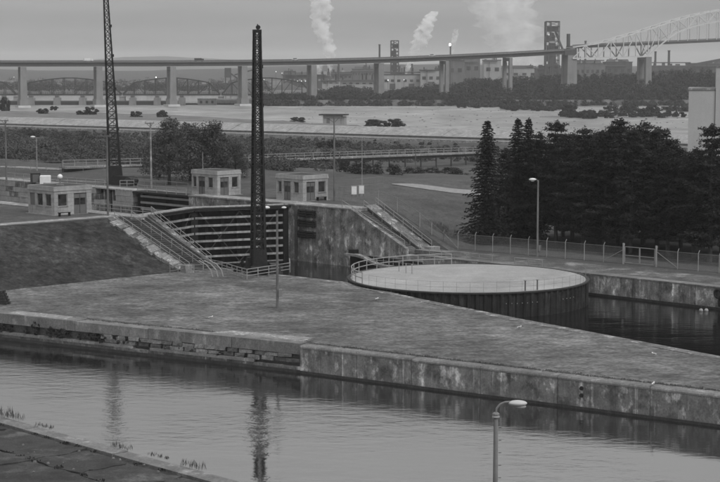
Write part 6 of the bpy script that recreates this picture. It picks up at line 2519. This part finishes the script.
# mooring bollards on the upper platform edge
# weeds on the near coping
for i, (px, py, s_) in enumerate(((4, 417.5, 1.3), (15, 419.5, .9), (45, 428, .5), (122, 449, .6), (193, 468.5, .8), (160, 458, .4))):
    p = P(px, py, .04)
    me_ = tuft_stuff('weed_leaves', [((0, 0, 0), .35 * s_), ((.45, -.4, 0), .4 * s_), ((-.5, .45, 0), .3)], .62 * s_, 22, M_weed, 80 + i, .018)
    o_ = bpy.data.objects.new('weed', me_)
    link(o_); o_.location = p
    tag(o_, 'thin weed tuft growing out of the near quay coping', 'weed', 'weeds along the near quay coping')
# plants in the notch of the canal wall, left half
g = random.Random(14)
wn = [leafy(71, 1.0, .7, 6, 60, .16, M_leafdark, .05, .7, .8)[0], leafy(72, 1.0, .6, 6, 60, .16, M_leafdark, .05, .8, .8)[0]]
s = -8.0
i = 0
while s < len0 * .86:
    p = A0 + dirN0 * s + n0 * (-.12) + Vector((0, 0, -1.55))
    sc = g.uniform(.5, 1.0) * (1.0 if s < len0 * .5 else .5)
    o_ = bpy.data.objects.new('wall_plant', wn[i % 2])
    link(o_); o_.location = p; o_.rotation_euler = (0, 0, g.uniform(0, 6)); o_.scale = (sc * 1.2, sc * .8, sc * g.uniform(.8, 1.3))
    tag(o_, 'small dark plant rooted on the ledge of the rubble canal wall', 'plant', 'plants on the canal wall ledge')
    s += g.uniform(.8, 2.6); i += 1
# weeds in the pavement joints
tp = []
for i in range(130):
    s_, t_ = g.uniform(-10, 36), rng.choice(rows) + g.uniform(-.12, .12)
    p = Q0 + dq * s_ + nq * t_
    tp.append(((p.x, p.y, -.05), .28))
o_ = bpy.data.objects.new('joint_weeds', tuft_stuff('joint_weeds', tp, .16, 16, M_leafdark, 15, .05))
tag(link(o_), kind='stuff')
# gravel and litter of small pale stones on the near quay
b = MB()
for i in range(220):
    p = Q0 + dq * g.uniform(-10, 36) + nq * g.uniform(1.2, 20)
    r_ = g.uniform(.03, .10)
    b.box((p.x, p.y, .03), (r_ * 2, r_ * 1.5, r_), g.uniform(0, 3), .7)
o_ = b.build('loose_stones', M_rock)
o_['kind'] = 'stuff'
tp = []
M_blade = leaf_mat('grass_blades', 0.135, 0.35, .5, trans=.4)
for i in range(1500):
    if True:
        if i % 2: p = A0 + dirN0 * g.uniform(-1, len0) - n0 * (1.55 + abs(g.gauss(0, .25)))
        else: p = A1 + dirN1 * g.uniform(0, len1) - nn1 * (.95 + abs(g.gauss(0, .25)))
        w_ = .3
    u, v = UV(p)
    if v > poly_at(FE, u) - 1.2 or v < poly_at(NEAR, u) + .9 or u < U_TOE: continue
    tp.append(((p.x, p.y, -.03), w_))
o_ = bpy.data.objects.new('lawn_tufts', tuft_stuff('lawn_tufts', tp, .16, 9, M_blade, 16, .05))
tag(link(o_), kind='stuff')

# ------------------------------------------------------------------ haze
hz_m = bpy.data.materials.new('haze')
hz_m.use_nodes = True
hn = hz_m.node_tree.nodes
hn.clear()
ho = hn.new('ShaderNodeOutputMaterial')
hv = hn.new('ShaderNodeVolumePrincipled')
hv.inputs['Color'].default_value = (.92, .92, .92, 1)
hv.inputs['Density'].default_value = 0.00009
hz_m.node_tree.links.new(hv.outputs[0], ho.inputs['Volume'])
b = MB().box((0, 5300, 58), (19400, 11900, 128))
o_ = b.build('haze', hz_m)
o_['kind'] = 'stuff'
